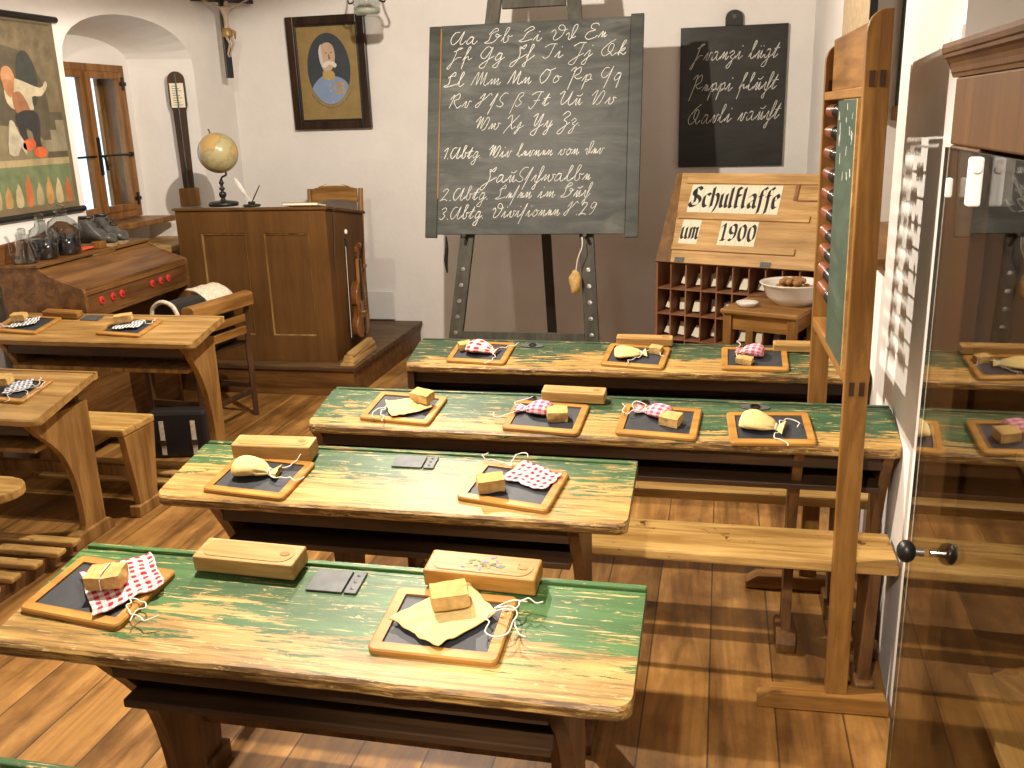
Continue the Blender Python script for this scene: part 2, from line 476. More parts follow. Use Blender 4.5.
# wall behind the niche with the window hole
top2 = [(min(max(p[0], WY0), WY1), WZ1) for p in inner[1:-1]]
strip(inner[1:-1], XW, top2, XW)
m.poly([(4.80, 0), (WY0, 0), (WY0, WZ1), (4.80, 2.02)], 'x', XW)
m.poly([(WY1, 0), (5.78, 0), (5.78, 2.02), (WY1, WZ1)], 'x', XW)
m.poly([(WY0, 0), (WY1, 0), (WY1, WZ0), (WY0, WZ0)], 'x', XW)
hole = [(WY0, WZ0), (WY0, WZ1), (WY1, WZ1), (WY1, WZ0), (WY0, WZ0)]
strip(hole, XW, hole, XO)
m.poly([(YF, 0), (WY0, 0), (WY0, ZC), (YF, ZC)], 'x', XO)
m.poly([(WY1, 0), (YB, 0), (YB, ZC), (WY1, ZC)], 'x', XO)
m.poly([(WY0, 0), (WY1, 0), (WY1, WZ0), (WY0, WZ0)], 'x', XO)
m.poly([(WY0, WZ1), (WY1, WZ1), (WY1, ZC), (WY0, ZC)], 'x', XO)
bmesh.ops.remove_doubles(B, verts=B.verts, dist=1e-4)
structure(m.build('wall_left', M['wall']))

# right wall: solid near part, window niche beyond y = 3.24
RY0, RY1, RZ0, RZ1 = 3.24, 4.35, 1.10, 2.5
m = MB()
m.prism([(XR, RY0), (.497, 2.27), (1.3, 2.27), (1.3, RY0)], 0, ZC, 'z')
m.box(XR, 1.3, RY0, RY1, 0, RZ0)
m.box(XR, 1.3, RY0, RY1, RZ1, ZC)
m.box(XR, 1.3, RY1, YB, 0, ZC)
m.box(1.1, 1.3, RY0, RY1, RZ0, RZ1)
m.box(1.0, 1.3, YF, 2.27, 0, ZC)                # recess behind the glazed cupboard
structure(m.build('wall_right', M['wall']))
m = MB(); m.box(.50, 1.10, RY0, RY1, RZ0-.001, RZ0+.035, bev=.006)
structure(m.build('trim_1', M['oak_y']))

# window 1: double casement window with a wooden lining
W = structure(bpy.data.objects.new('window_1', None)); COL.objects.link(W); W.location = (XW, WY0, WZ0)
w, h = WY1-WY0, WZ1-WZ0
def wframe(x0, x1, y0, y1, z0, z1, t):
    q = MB()
    q.box(x0, x1, y0, y0+t, z0, z1, bev=.004); q.box(x0, x1, y1-t, y1, z0, z1, bev=.004)
    q.box(x0, x1, y0+t, y1-t, z0, z0+t, bev=.004); q.box(x0, x1, y0+t, y1-t, z1-t, z1, bev=.004)
    return q
wframe(-.02, .025, 0, w, 0, h, .045).build('window_frame', M['window_wood'], W)
q = MB(); t = .015
q.box(-.17, -.02, 0, t, 0, h); q.box(-.17, -.02, w-t, w, 0, h); q.box(-.17, -.02, t, w-t, 0, t); q.box(-.17, -.02, t, w-t, h-t, h)
q.build('lining', M['window_wood'], W)
mid = w*.46
for a, b_ in ((.045, mid), (mid, w-.045)):
    c = wframe(-.015, .032, a, b_, .045, h-.045, .042).build('casement', M['window_wood'], W)
    q = MB(); q.box(.005, .009, a+.04, b_-.04, .085, h-.085); q.build('pane', M['glass'], c)
q = MB(); q.box(.03, .055, mid-.022, mid+.022, .05, h-.05, bev=.006); q.build('mullion', M['window_wood'], W)
q = MB(); q.cyl((.045, .06, h*.42), (.045, w-.05, h*.42), .007)
for yy in (.06, w-.06): q.box(.03, .055, yy-.012, yy+.012, h*.42-.014, h*.42+.014, bev=.003)
q.build('cross_bolt', M['black_iron'], W)
q = MB(); q.box(.052, .066, mid-.012, mid+.012, h*.30, h*.54, bev=.004); q.tube([(.062, mid, h*.42), (.09, mid, h*.41), (.095, mid+.01, h*.33)], .008, sm=4)
q.build('latch', M['black_iron'], W)
for zz in (.12, .88):
    q = MB(); q.box(.024, .036, w-.075, w-.004, h*zz-.012, h*zz+.012, bev=.002); q.cyl((.036, w-.045, h*zz-.04), (.036, w-.045, h*zz+.04), .009)
    q.build('hinge', M['black_iron'], W)
oc = wframe(-.165, -.135, .015, w-.015, .015, h-.015, .05)
oc.box(-.165, -.135, mid-.03, mid+.03, .06, h-.06)
oc.build('outer_casement', M['window_wood'], W)
q = MB(); q.box(-.152, -.148, .06, mid-.03, .06, h-.06); q.box(-.152, -.148, mid+.03, w-.06, .06, h-.06); q.build('outer_pane', M['glass'], W)
m = MB(); m.box(XW+.001, -3.63, 4.86, 5.75, 1.015, 1.05, bev=.006); structure(m.build('trim_2', M['window_wood']))
m = MB(); m.box(XW+.05, -3.40, 4.90, 5.83, .86, .90, bev=.006); structure(m.build('trim_3', M['bench_x']))

# ------------------------------------------------------------------ world
wd = bpy.data.worlds.new('daylight'); SC.world = wd; wd.use_nodes = True
nt = wd.node_tree; bg = nt.nodes['Background']
bg.inputs[0].default_value = (.62, .80, 1.0, 1); bg.inputs[1].default_value = 1.6

# ------------------------------------------------------------------- desks
def leg_profile(yf, yb, z):
    """plank leg: straight rear edge, front edge sweeping back in a curve"""
    d = yb-yf
    front = smooth([V((yf+.02, z)), V((yf+.05, z-.04)), V((yf+d*.42, z-.16)), V((yf+d*.56, z-.30)), V((yf+d*.60, z-.48)), V((yf+d*.5, .03)), V((yf+d*.42, 0))], 5)
    return [(p.x, p.y) for p in front]
def make_desk(label, x0, x1, yf, yb, zf, zb, topmat, legs, style, group, edge=None):
    d = thing('school_desk', label, 'desk', ((x0+x1)/2, (yf+yb)/2, 0), 0, group)
    cx, cy = (x0+x1)/2, (yf+yb)/2
    X0, X1, Yf, Yb = x0-cx, x1-cx, yf-cy, yb-cy
    T = .028; lw = .04
    sl = (zb-zf)/(Yb-lw-Yf)
    # sloping writing board with rounded corners, split along x so the worn edge can wander
    n = 60; rc = .03
    q = MB()
    prof = [(Yf, zf-.006), (Yf+.006, zf), (Yb-lw, zb), (Yb-lw, zb-T), (Yf+.006, zf-T), (Yf, zf-T+.006)]
    rnd = random.Random(int(abs(x0*1000)))
    rings = []
    fr_ = [rc/(X1-X0)*(1-math.cos(PI/2*k/8)) for k in range(8)]
    fr_ = fr_ + [rc/(X1-X0)+(1-2*rc/(X1-X0))*k/44 for k in range(45)] + [1-f for f in fr_[::-1]]
    n = len(fr_)-1
    for i in range(n+1):
        x = X0+(X1-X0)*fr_[i]
        e = min(fr_[i], 1-fr_[i])*(X1-X0)
        cut = rc-math.sqrt(max(0, rc*rc-(rc-min(e, rc))**2)) if e < rc else 0
        jit = (noise.noise(V((x*9, x0, 0)))*.004 + rnd.uniform(-.0012, .0012))*(1 if e >= rc else 0)
        ring = []
        for k, (y, z) in enumerate(prof):
            yy = y + (cut+jit if k in (0, 1, 4, 5) else 0)
            ring.append(q.bm.verts.new((x, yy, z + sl*(yy-y) if k == 1 else z)))
        rings.append(ring)
    for i in range(n):
        for k in range(6):
            q.bm.faces.new((rings[i][k], rings[i+1][k], rings[i+1][(k+1) % 6], rings[i][(k+1) % 6]))
    q.bm.faces.new(rings[0]); q.bm.faces.new(rings[-1])
    q.build('desk_top', topmat, d)
    # level pen ledge along the back with a groove
    q = MB()
    q.box(X0, X1, Yb-lw+.0005, Yb-lw+.013, zb-T, zb+.001, bev=.002); q.box(X0, X1, Yb-.016, Yb, zb-T, zb+.003, bev=.003)
    q.box(X0, X1, Yb-lw+.0125, Yb-.0155, zb-T, zb-.006)
    q.build('pen_ledge', edge or topmat, d)
    ins = legs
    for k, lx in enumerate(ins):
        a = X0+lx if lx >= 0 else X1+lx
        if lx == 99: a = .61
        q = MB()
        if style == 'box' :
            q.prism([(Yb-.01, 0), (Yb-.01, zb-T-.001), (Yf+.02, zf-T-.001), (Yf+.02, zf-.18), (Yf+.08, zf-.22), (Yf+.08, .05), (Yf+.04, 0)], a-.014, a+.014, 'x', .003)
        else:
            q.plank(leg_profile(Yf, Yb, zf-T-.001), Yb-.033, a-.014, a+.014)
        q.build('leg', edge_leg[style], d)
        fy = Yf-.02 if style == 'box' else Yf+(Yb-Yf)*.36
        q = MB(); q.prism([(fy, 0), (fy, .03), (fy+.03, .055), (Yb-.03, .055), (Yb, .03), (Yb, 0)], a-.03, a+.03, 'x', .004)
        q.build('foot', edge_leg[style], d)
    a0 = X0+min(l for l in ins if l >= 0 and l != 99)+.012; a1 = X1+max(l for l in ins if l < 0)-.012
    q = MB(); q.box(a0, a1, Yf+.06, Yb-.06, zf-.155, zf-.137, bev=.003)
    q.build('book_shelf', M['dark_x'] if style != 'left' else M['lleg'], d)
    q = MB(); q.box(a0, a1, Yb-.075, Yb-.057, zf-.19, zb-T-.004); q.build('back_panel', M['dark_x'] if style != 'left' else M['leg'], d)
    q = MB(); q.box(a0, a1, Yf+.045, Yf+.062, zf-T-.05, zf-T-.001); q.build('apron', M['dark_x'], d)
    return d
edge_leg = {'curve': M['leg'], 'box': M['dark_z'], 'left': M['lleg']}
GD = 'green painted school desks in the right column'
# x0, x1, front y, rear y, front z, rear z
DESK = {'d0': (-1.38, -.20, .61, .942, .715, .76), 'd1': (-1.31, -.114, 1.27, 1.595, .715, .76), 'd2': (-1.40, -.188, 1.955, 2.25, .715, .76),
        'd3': (-1.25, .508, 2.550, 2.815, .715, .76), 'd4': (-1.175, .526, 3.285, 3.54, .715, .76),
        'l1': (-3.30, -2.215, 3.50, 3.80, .725, .78), 'l2': (-3.42, -2.445, 2.785, 3.175, .60, .68)}
def green(k, seed, wear, **kw):
    x0, x1, yf, yb = DESK[k][:4]
    return worn_green('worn_green_paint_'+k, -(yb-yf)/2, (yb-yf)/2, seed, wear, **kw)
g0 = make_desk('green school desk just showing in the bottom left corner, nearest the viewer', *DESK['d0'], green('d0', .4, .2), (.14, -.13), 'curve', GD)
g1 = make_desk('worn green two-seat school desk in the foreground with two slates and a painted pencil box', *DESK['d1'], green('d1', 1.3, .34, green=(.052, .125, .036)), (.215, -.13), 'curve', GD)
g2 = make_desk('worn green two-seat school desk in second row, mostly bare wood, with small metal plate', *DESK['d2'], green('d2', 9.3, .50), (.15, -.13), 'curve', GD)
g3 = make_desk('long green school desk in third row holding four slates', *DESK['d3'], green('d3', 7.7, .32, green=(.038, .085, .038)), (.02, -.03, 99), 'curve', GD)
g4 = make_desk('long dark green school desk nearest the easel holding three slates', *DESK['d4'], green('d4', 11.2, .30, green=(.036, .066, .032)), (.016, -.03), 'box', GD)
l1 = make_desk('bare wooden school desk at left in front of the harmonium with two slates', *DESK['l1'], M['ltop'], (.1, -.06), 'left', 'bare wooden school desks in the left column')
l2 = make_desk('bare wooden school desk at left edge with rounded corner and one slate', *DESK['l2'], M['ltop'], (.1, -.06), 'left', 'bare wooden school desks in the left column')

def on(k, x, y, h=0.0):
    """point at height h above the sloping top of desk k"""
    x0, x1, yf, yb, zf, zb = DESK[k]
    s = (zb-zf)/(yb-.04-yf)
    n = V((0, -s, 1)).normalized()
    return V((x, y, zf+s*(y-yf))) + n*h
def tilt(k, rz=0.0):
    x0, x1, yf, yb, zf, zb = DESK[k]
    return (Matrix.Rotation(math.atan((zb-zf)/(yb-.04-yf)), 3, 'X') @ Matrix.Rotation(rz, 3, 'Z')).to_euler()
# inkwell covers belong to their desks
def cover(k, desk, x, y, w, dp):
    q = MB(); p = on(k, x, y, .0005) - desk.location
    q.box(-w/2, w*.22, -dp/2, dp/2, 0, .004, bev=.0015); 
    o = q.build('inkwell_cover', M['steel'], desk, loc=p, rot=tilt(k))
    q = MB(); q.box(w*.25, w/2, -dp/2, dp/2, 0, .004, bev=.0015); q.build('hinge_plate', M['steel'], o)
    for s in (-1, 0, 1):
        q = MB(); q.lathe([(.0035, .0035), (.0035, .0048), (.001, .0052)], 10, Matrix.Translation((w*.375, s*dp*.3, 0))); q.build('screw', M['black_iron'], o)
def inkwell(k, desk, x, y):
    q = MB(); p = on(k, x, y, .0005) - desk.location
    q.prism([(.036*math.cos(a)*1.25, .017*math.sin(a)) for a in [2*PI*i/20 for i in range(20)]], 0, .003, 'z')
    o = q.build('inkwell_plate', M['steel'], desk, loc=p, rot=tilt(k))
    q = MB(); q.lathe([(.015, .002), (.015, .006), (.011, .006), (.010, .003), (.0005, .003)], 18); q.build('inkwell', M['black_iron'], o)
cover('d1', g1, -.712, 1.523, .105, .068); cover('d2', g2, -.765, 2.178, .115, .058)
cover('l1', l1, -2.86, 3.735, .10, .05)
for x in (-.566, -.211, .119): inkwell('d3', g3, x, 2.760)
inkwell('d4', g4, -.706, 3.475)

# ----------------------------------------------------------------- benches
def bench(label, x0, x1, y0, y1, z, legs, mat, lm, rounded=False, taper=True, t=.035):
    b_ = thing('bench', label, 'bench', ((x0+x1)/2, (y0+y1)/2, 0), 0, 'pupils benches')
    X = (x1-x0)/2; Y = (y1-y0)/2
    q = MB()
    if rounded:
        pts = [(-X, -Y), (X-Y, -Y)] + [(X-Y+Y*math.cos(a), Y*math.sin(a)) for a in [(-PI/2+PI*k/12) for k in range(13)]] + [(X-Y, Y), (-X, Y)]
        q.prism(pts, z-t, z, 'z', .006)
    else: q.box(-X, X, -Y, Y, z-t, z, bev=.008)
    q.build('seat', mat, b_)
    for lx in legs:
        a = -X+lx if lx >= 0 else X+lx
        q = MB(); q.prism([(-Y*.55, .05), (-Y*.95, z-t-.001), (Y*.95, z-t-.001), (Y*.55, .05)], a-.016, a+.016, 'x', .003); q.build('leg', lm, b_)
        q = MB(); q.box(a-.026, a+.026, -Y*.8, Y*.8, 0, .052, bev=.005); q.build('foot', lm, b_)
    if y0 == 2.412: return b_
    q = MB(); q.box(-X+abs(legs[0])+.02, X-abs(legs[-1])-.02, -.015, .015, z*.38, z*.38+.05, bev=.004); q.build('stretcher', lm, b_)
    return b_
bench('long scuffed wooden bench in front of third row desk reaching to the glass cupboard', -1.22, .499, 2.412, 2.618, .438, (.10, -.06), M['bench_x'], M['leg'])
bench('wooden bench on the floor between the foreground desk and the second-row desk', -1.36, -.22, 1.72, 1.92, .44, (.10, -.10), M['bench_x'], M['leg'])
bench('wooden bench seen under the third-row desk, between the two long green desks', -1.15, .50, 2.85, 3.02, .44, (.10, -.10), M['bench_x'], M['leg'])
bench('light brown bench with solid plank legs at left, before the harmonium desk', -3.35, -2.42, 3.24, 3.47, .41, (.12, -.018), M['bench_x'], M['lleg'])
bench('bench with round end just showing at the left edge', -3.40, -2.40, 2.50, 2.70, .41, (.12, -.62), M['bench_x'], M['lleg'], rounded=True)

# ------------------------------------------------------------- duckboards
def duckboard(label, x0, x1, ys, z):
    d = thing('slatted_footrest', label, 'footrest', (x1, ys[0], 0))
    for i, y in enumerate(ys):
        q = MB(); jx = random.Random(i*7+int(z*1000)).uniform(-.02, .012)
        q.box(x0-x1, jx, y-ys[0]-.027, y-ys[0]+.027, z-.022, z, bev=.007); q.build('slat', M['bench_x'], d)
    for xx in (-.06, -.45):
        q = MB(); q.box(xx-.02, xx+.02, -.03, ys[-1]-ys[0]+.03, 0, z-.0225); q.build('bearer', M['leg'], d)
    return d
duckboard('slatted wooden footrest on the floor in bottom left, beside foreground desk', -2.95, -2.44, [2.37, 2.475, 2.58, 2.685, 2.79, 2.88], .075)
duckboard('slatted wooden footrest under the left bench with plank legs', -3.1, -2.42, [3.52, 3.62, 3.72], .075)
# ------------------------------------------------------ slates and what lies on them
def make_slate(label, k, x, y, rz):
    s = thing('writing_slate', label, 'slate', on(k, x, y, .0005), group='wood-framed slates on the desks', rot=tilt(k, rz))
    w, d, f, t = .118, .09, .022, .011
    q = MB()
    n = 5; rc = .014
    def rr(w, d, rc):
        pts = []
        for cx, cy, a0 in ((w-rc, d-rc, 0), (-w+rc, d-rc, 90), (-w+rc, -d+rc, 180), (w-rc, -d+rc, 270)):
            for i in range(n+1):
                a = R(a0+90*i/n); pts.append((cx+rc*math.cos(a), cy+rc*math.sin(a)))
        return pts
    o = rr(w, d, rc); o2 = rr(w-.003, d-.003, rc-.003); i = rr(w-f, d-f, .002); L = len(o)
    rings = [[(p[0], p[1], z) for p in ps] for ps, z in ((o, 0), (o, t-.003), (o2, t), (i, t), (i, .002))]
    vs = [[q.bm.verts.new(p) for p in r] for r in rings]
    for a in range(4):
        for b_ in range(L): q.bm.faces.new((vs[a][b_], vs[a][(b_+1) % L], vs[a+1][(b_+1) % L], vs[a+1][b_]))
    q.bm.faces.new(vs[0][::-1])
    q.build('frame', M['slate_frame'], s)
    q = MB(); q.box(-w+f-.002, w-f+.002, -d+f-.002, d-f+.002, .0022, .0065); q.build('slate_face', M['slate'], s)
    return s
def knot_string(parent, pts, r=.0014, name='drawstring'):
    q = MB(); q.tube(pts, r, 6, sm=5); return q.build(name, M['string'], parent, smooth=True)
def squiggle(rnd, p, dirn, n, step, z=.003):
    pts = [V(p)]; a = dirn
    for i in range(n):
        a += rnd.uniform(-1.1, 1.1)
        q = pts[-1] + V((math.cos(a)*step, math.sin(a)*step, 0)); q.z = z + abs(rnd.gauss(0, .004))
        pts.append(q)
    return pts
def make_sheet(label, k, x, y, rz, mat, seed, w=.085, d=.07, h=.0125, strings=((.06, -.05, 0.3),), group=None):
    """a cloth bag lying flat with rumpled folds"""
    c = thing('cloth_bag', label, 'cloth bag', on(k, x, y, h), group=group, rot=tilt(k, rz))
    rnd = random.Random(seed)
    def f(a, b_):
        u, v = a*2-1, b_*2-1
        p = V((u*w, v*d*(1-.12*u), 0))
        e = noise.noise(V((u*1.6+seed, v*1.6, seed)))
        e2 = noise.noise(V((u*3.8+seed, v*3.8, seed*2)))
        p.x += noise.noise(V((v*2.2, seed, 0)))*.007; p.y += noise.noise(V((u*2.2, seed, 5)))*.007
        p.z = .003 + max(0, .004*e+.005*e2) + .005*max(0, abs(u*v)-.45)
        return p
    q = MB(); q.grid(30, 26, f, lambda a, b_: (a*w*2, b_*d*2))
    o = q.build('bag_cloth', mat, c, smooth=True)
    md = o.modifiers.new('thick', 'SOLIDIFY'); md.thickness = .0022; md.offset = -1
    for sx, sy, a in strings:
        knot_string(c, squiggle(rnd, (sx, sy, .006), a, 9, .014, .004))
        knot_string(c, squiggle(rnd, (sx, sy, .006), a+.5, 7, .014, .005))
    return c
def make_pouch(label, k, x, y, rz, mat, seed, L=.12, wd=.036, ht=.04, h=.0125, group=None, neck=.72):
    """a stuffed bag: full body, gathered neck tied with a string, flared hem"""
    c = thing('cloth_bag', label, 'cloth bag', on(k, x, y, h), group=group, rot=tilt(k, rz))
    rnd = random.Random(seed)
    prof = smooth([V((0, .02)), V((.03, .75)), V((.2, 1.0)), V((.45, .95)), V((neck-.08, .55)), V((neck, .30)), V((neck+.07, .42)), V((1, .78))], 4)
    def f(a, b_):
        i = a*(len(prof)-1); j = min(int(i), len(prof)-2); fr = i-j
        t = prof[j].x*(1-fr)+prof[j+1].x*fr; s = prof[j].y*(1-fr)+prof[j+1].y*fr
        an = b_*2*PI
        wr = 1 + .16*noise.noise(V((t*3+seed, math.cos(an)*1.6, math.sin(an)*1.6))) + (.14*math.sin(an*7+seed) if t > neck-.2 else 0)
        hh = ht*s*(.5 if t > neck else 1)
        yy = math.cos(an)*wd*s*wr; zz = hh/2 + math.sin(an)*hh/2*wr
        return V(((t-.45)*L, yy, max(.0006, zz)))
    q = MB(); q.grid(34, 26, f, lambda a, b_: (a*L, b_*wd*4))
    bmesh.ops.remove_doubles(q.bm, verts=q.bm.verts, dist=1e-5)
    q.build('bag_cloth', mat, c, smooth=True)
    xn = (neck-.45)*L
    q = MB(); q.tube([(xn, math.cos(a)*wd*.34, ht*.16+math.sin(a)*ht*.17) for a in [2*PI*i/14 for i in range(14)]], .0018, 6, closed=True); q.build('drawstring', M['string'], c)
    for a in (.6, -.9):
        knot_string(c, [V((xn, 0, ht*.33))] + squiggle(rnd, (xn+.008, math.copysign(.014, a), .004), a*1.4, 8, .014, .003))
    return c
def make_sponge(label, k, x, y, rz, h, seed, s=(.035, .025, .030), tied=False):
    c = thing('sponge_block', label, 'sponge', on(k, x, y, h), group='tan sponge blocks on the slates', rot=tilt(k, rz))
    q = MB(); t = bmesh.new(); bmesh.ops.create_cube(t, size=1); bmesh.ops.subdivide_edges(t, edges=t.edges[:], cuts=5, use_grid_fill=True)
    for v in t.verts:
        p = v.co*1.0; m_ = max(abs(p.x), abs(p.y), abs(p.z)); n_ = p.length
        p = p*(.88 + .12*m_/n_) if n_ else p
        v.co = V((p.x*s[0]*2, p.y*s[1]*2, (p.z+.5)*s[2]))
        d_ = noise.noise_vector(v.co*45 + V((seed*3, 0, seed)))*.0028
        v.co += d_; v.co.z = max(v.co.z, 0.0)
    q.merge(t); q.build('sponge', M['sponge'], c)
    if tied:
        q = MB(); z = s[2]+.0035
        q.tube([(-.004, -s[1]-.003, .002), (-.002, -s[1]-.003, z*.7), (-.002, -s[1]*.7, z), (.004, s[1]*.7, z), (.005, s[1]+.003, z*.6), (.006, s[1]+.003, .002)], .0012, 6)
        q.build('tied_string', M['string'], c)
    return c
M['pale_lid'] = wood('pale_lid_wood', (.42, .24, .075), (.60, .37, .13), 'x', .45)
def make_box(label, k, x, y, rz, mat, L=.22, wd=.07, ht=.036, painted=False, group='wooden pencil boxes'):
    c = thing('pencil_box', label, 'pencil box', on(k, x, y, .004), group=group, rot=tilt(k, rz))
    q = MB(); q.box(-L/2, L/2, -wd/2, wd/2, 0, ht, bev=.004); q.build('box_body', mat, c)
    def oval(a, b_, n=24):
        return [((a-b_)*(1 if abs(t) < PI/2 else -1)*1.0 + b_*math.cos(t), b_*math.sin(t)) for t in [-PI+2*PI*i/n+.001 for i in range(n)]]
    q = MB(); q.prism(oval(L/2*.90, wd*.38), ht-.001, ht+.0012, 'z'); q.build('sliding_lid', M['pale_lid'] if mat is M['pale_x'] else mat, c)
    q = MB(); q.prism([(L*.36+.011*math.cos(t), .007*math.sin(t)) for t in [2*PI*i/14 for i in range(14)]], ht+.0012, ht+.0022, 'z'); q.build('thumb_notch', M['oak_x'], c)
    if painted:
        rnd = random.Random(5)
        for mm, col, n_ in (('purple', (.18, .10, .24), 9), ('leaf', (.07, .12, .03), 16), ('ochre', (.45, .20, .04), 8)):
            q = MB()
            for i in range(n_):
                a = rnd.uniform(0, PI); px = rnd.gauss(0, .028); py = rnd.gauss(0, .008)
                rr_ = rnd.uniform(.004, .007)
                q.prism([(px+rr_*math.cos(t)*math.cos(a)-rr_*.5*math.sin(t)*math.sin(a), py+rr_*math.cos(t)*math.sin(a)+rr_*.5*math.sin(t)*math.cos(a)) for t in [2*PI*j/8 for j in range(8)]], ht+.0012, ht+.0018+.0002*(i % 3), 'z')
            o = q.build({'purple': 'painted_flowers', 'leaf': 'painted_leaves', 'ochre': 'painted_blossom'}[mm], plain('box_paint_'+mm, col, .5), c)
    return c
YC, RC, PC, BC, BS = M['yellow_cloth'], M['red_check'], M['pink_check'], M['blue_check'], M['blue_stripe']
GY, GR, GP = 'yellow cloth bags', 'red gingham cloth bags', 'pink gingham cloth bags'
# foreground desk
make_slate('wood-framed slate under the red gingham bag on the left of the foreground desk', 'd1', -1.176, 1.432, R(-6))
make_sheet('red gingham cloth bag spread under a sponge on the left of the foreground desk', 'd1', -1.135, 1.452, R(44), RC, 2.3, .068, .074, strings=((.0, -.07, -.6),), group=GR)
make_sponge('tan sponge block tied with string on red gingham cloth, foreground desk left', 'd1', -1.150, 1.432, R(14), .027, 1, tied=True)
make_slate('wood-framed slate under the flat yellow bag on the right of the foreground desk', 'd1', -.463, 1.425, R(-.5))
make_sheet('flat yellow cloth bag with white cords on the right slate of the foreground desk', 'd1', -.462, 1.440, R(-38), YC, 7.1, .062, .076, strings=((.05, .07, .9), (.062, .04, .7)), group=GY)
make_sponge('tan sponge block on the flat yellow bag of the foreground desk', 'd1', -.462, 1.462, R(22), .027, 2)
make_box('plain pale pencil box with oval lid at the rear edge of the foreground desk', 'd1', -.905, 1.548, R(-1.5), M['pale_x'])
make_box('honey-coloured pencil box painted with small flowers on the foreground desk', 'd1', -.424, 1.562, R(-2), M['slate_frame'], painted=True)
# second row
make_slate('wood-framed slate with a yellow pouch on the left of the second-row desk', 'd2', -1.153, 2.062, R(-5))
make_pouch('plump yellow cloth bag with trailing white cord on the left slate of the second-row desk', 'd2', -1.168, 2.066, R(4), YC, 3, .125, .036, .043, group=GY, neck=.78)
make_box('plain pencil box standing behind the yellow pouch on the second-row desk', 'd2', -1.158, 2.172, R(2), M['pale_x'], .225, .06, .046)
make_slate('wood-framed slate with red gingham and sponge on the right of the second-row desk', 'd2', -.48, 2.085, R(-9))
make_sheet('red gingham cloth bag crumpled beside a sponge on the second-row desk', 'd2', -.440, 2.120, R(-25), RC, 5.2, .062, .045, strings=((-.07, .01, 2.9),), group=GR)
make_sponge('tan sponge block beside crumpled red gingham on the second-row desk', 'd2', -.530, 2.058, R(20), .0125, 3, (.034, .022, .034))
# third row
make_slate('wood-framed slate in the shaded left end of the third-row desk', 'd3', -.963, 2.668, R(-5))
make_sheet('flat yellow cloth bag under a sponge at the left end of the third-row desk', 'd3', -.945, 2.665, R(28), YC, 9.4, .066, .05, strings=((-.06, .03, 2.9),), group=GY)
make_sponge('tan sponge block on the yellow bag at the left end of the third-row desk', 'd3', -.905, 2.69, R(-20), .025, 4, (.034, .023, .03))
make_slate('wood-framed slate, second from left on the third-row desk, with pink bag', 'd3', -.50, 2.645, R(-4))
make_pouch('pink gingham cloth bag pointing left on the second slate of the third-row desk', 'd3', -.537, 2.668, R(172), PC, 11, .115, .034, .032, group=GP)
make_sponge('pale sponge block right of the pink bag on the third-row desk', 'd3', -.463, 2.632, R(8), .009, 5, (.032, .024, .034))
make_box('plain pencil box at the rear edge of the third-row desk', 'd3', -.432, 2.765, R(-2), M['pale_x'], .20, .05, .036)
make_slate('wood-framed slate, third from left on the third-row desk, with pink bag and sponge', 'd3', -.16, 2.645, R(-4))
make_pouch('pink gingham cloth bag behind a sponge on the third slate of the third-row desk', 'd3', -.175, 2.68, R(160), PC, 17, .115, .033, .03, group=GP)
make_sponge('pale sponge block before the pink bag third from left on third-row desk', 'd3', -.125, 2.632, R(-18), .009, 6, (.030, .024, .03))
make_slate('wood-framed slate nearest the tall abacus post on the third-row desk', 'd3', .158, 2.632, R(4))
make_pouch('crumpled yellow cloth bag on the right-hand slate of the third-row desk', 'd3', .128, 2.632, R(-12), YC, 23, .125, .048, .036, group=GY, neck=.82)
# fourth row
make_slate('wood-framed slate in shade at the left end of the desk nearest the easel', 'd4', -.895, 3.398, R(-3))
make_pouch('red gingham cloth bag on the shaded left slate of the desk nearest the easel', 'd4', -.895, 3.40, R(-12), RC, 29, .125, .045, .035, group=GR, neck=.84)
make_sponge('tan sponge block beside the red gingham bag on the desk nearest the easel', 'd4', -.965, 3.42, R(30), .0125, 8, (.026, .02, .024))
make_slate('wood-framed slate with yellow bag in the middle of the desk nearest the easel', 'd4', -.295, 3.398, R(-6))
make_pouch('yellow cloth bag on the middle slate of the desk nearest the easel', 'd4', -.322, 3.398, R(10), YC, 31, .12, .045, .026, group=GY, neck=.84)
make_sponge('tan sponge block at the right of the middle slate on the desk nearest the easel', 'd4', -.222, 3.43, R(-15), .009, 9, (.024, .018, .024))
make_box('plain pencil box behind the middle slate on the desk nearest the easel', 'd4', -.272, 3.512, R(-1), M['pale_x'], .215, .04, .030)
make_slate('wood-framed slate at the right of the desk nearest the easel', 'd4', .137, 3.40, R(0))
make_pouch('small pink gingham cloth bag on the right slate of the desk nearest the easel', 'd4', .125, 3.425, R(165), PC, 37, .10, .036, .04, group=GP, neck=.8)
make_sponge('pale sponge block before the small pink bag on the desk nearest the easel', 'd4', .10, 3.362, R(-20), .009, 10, (.03, .018, .022))
make_box('plain pencil box behind the far abacus post on the desk nearest the easel', 'd4', .305, 3.485, R(0), M['pale_x'], .20, .042, .030)
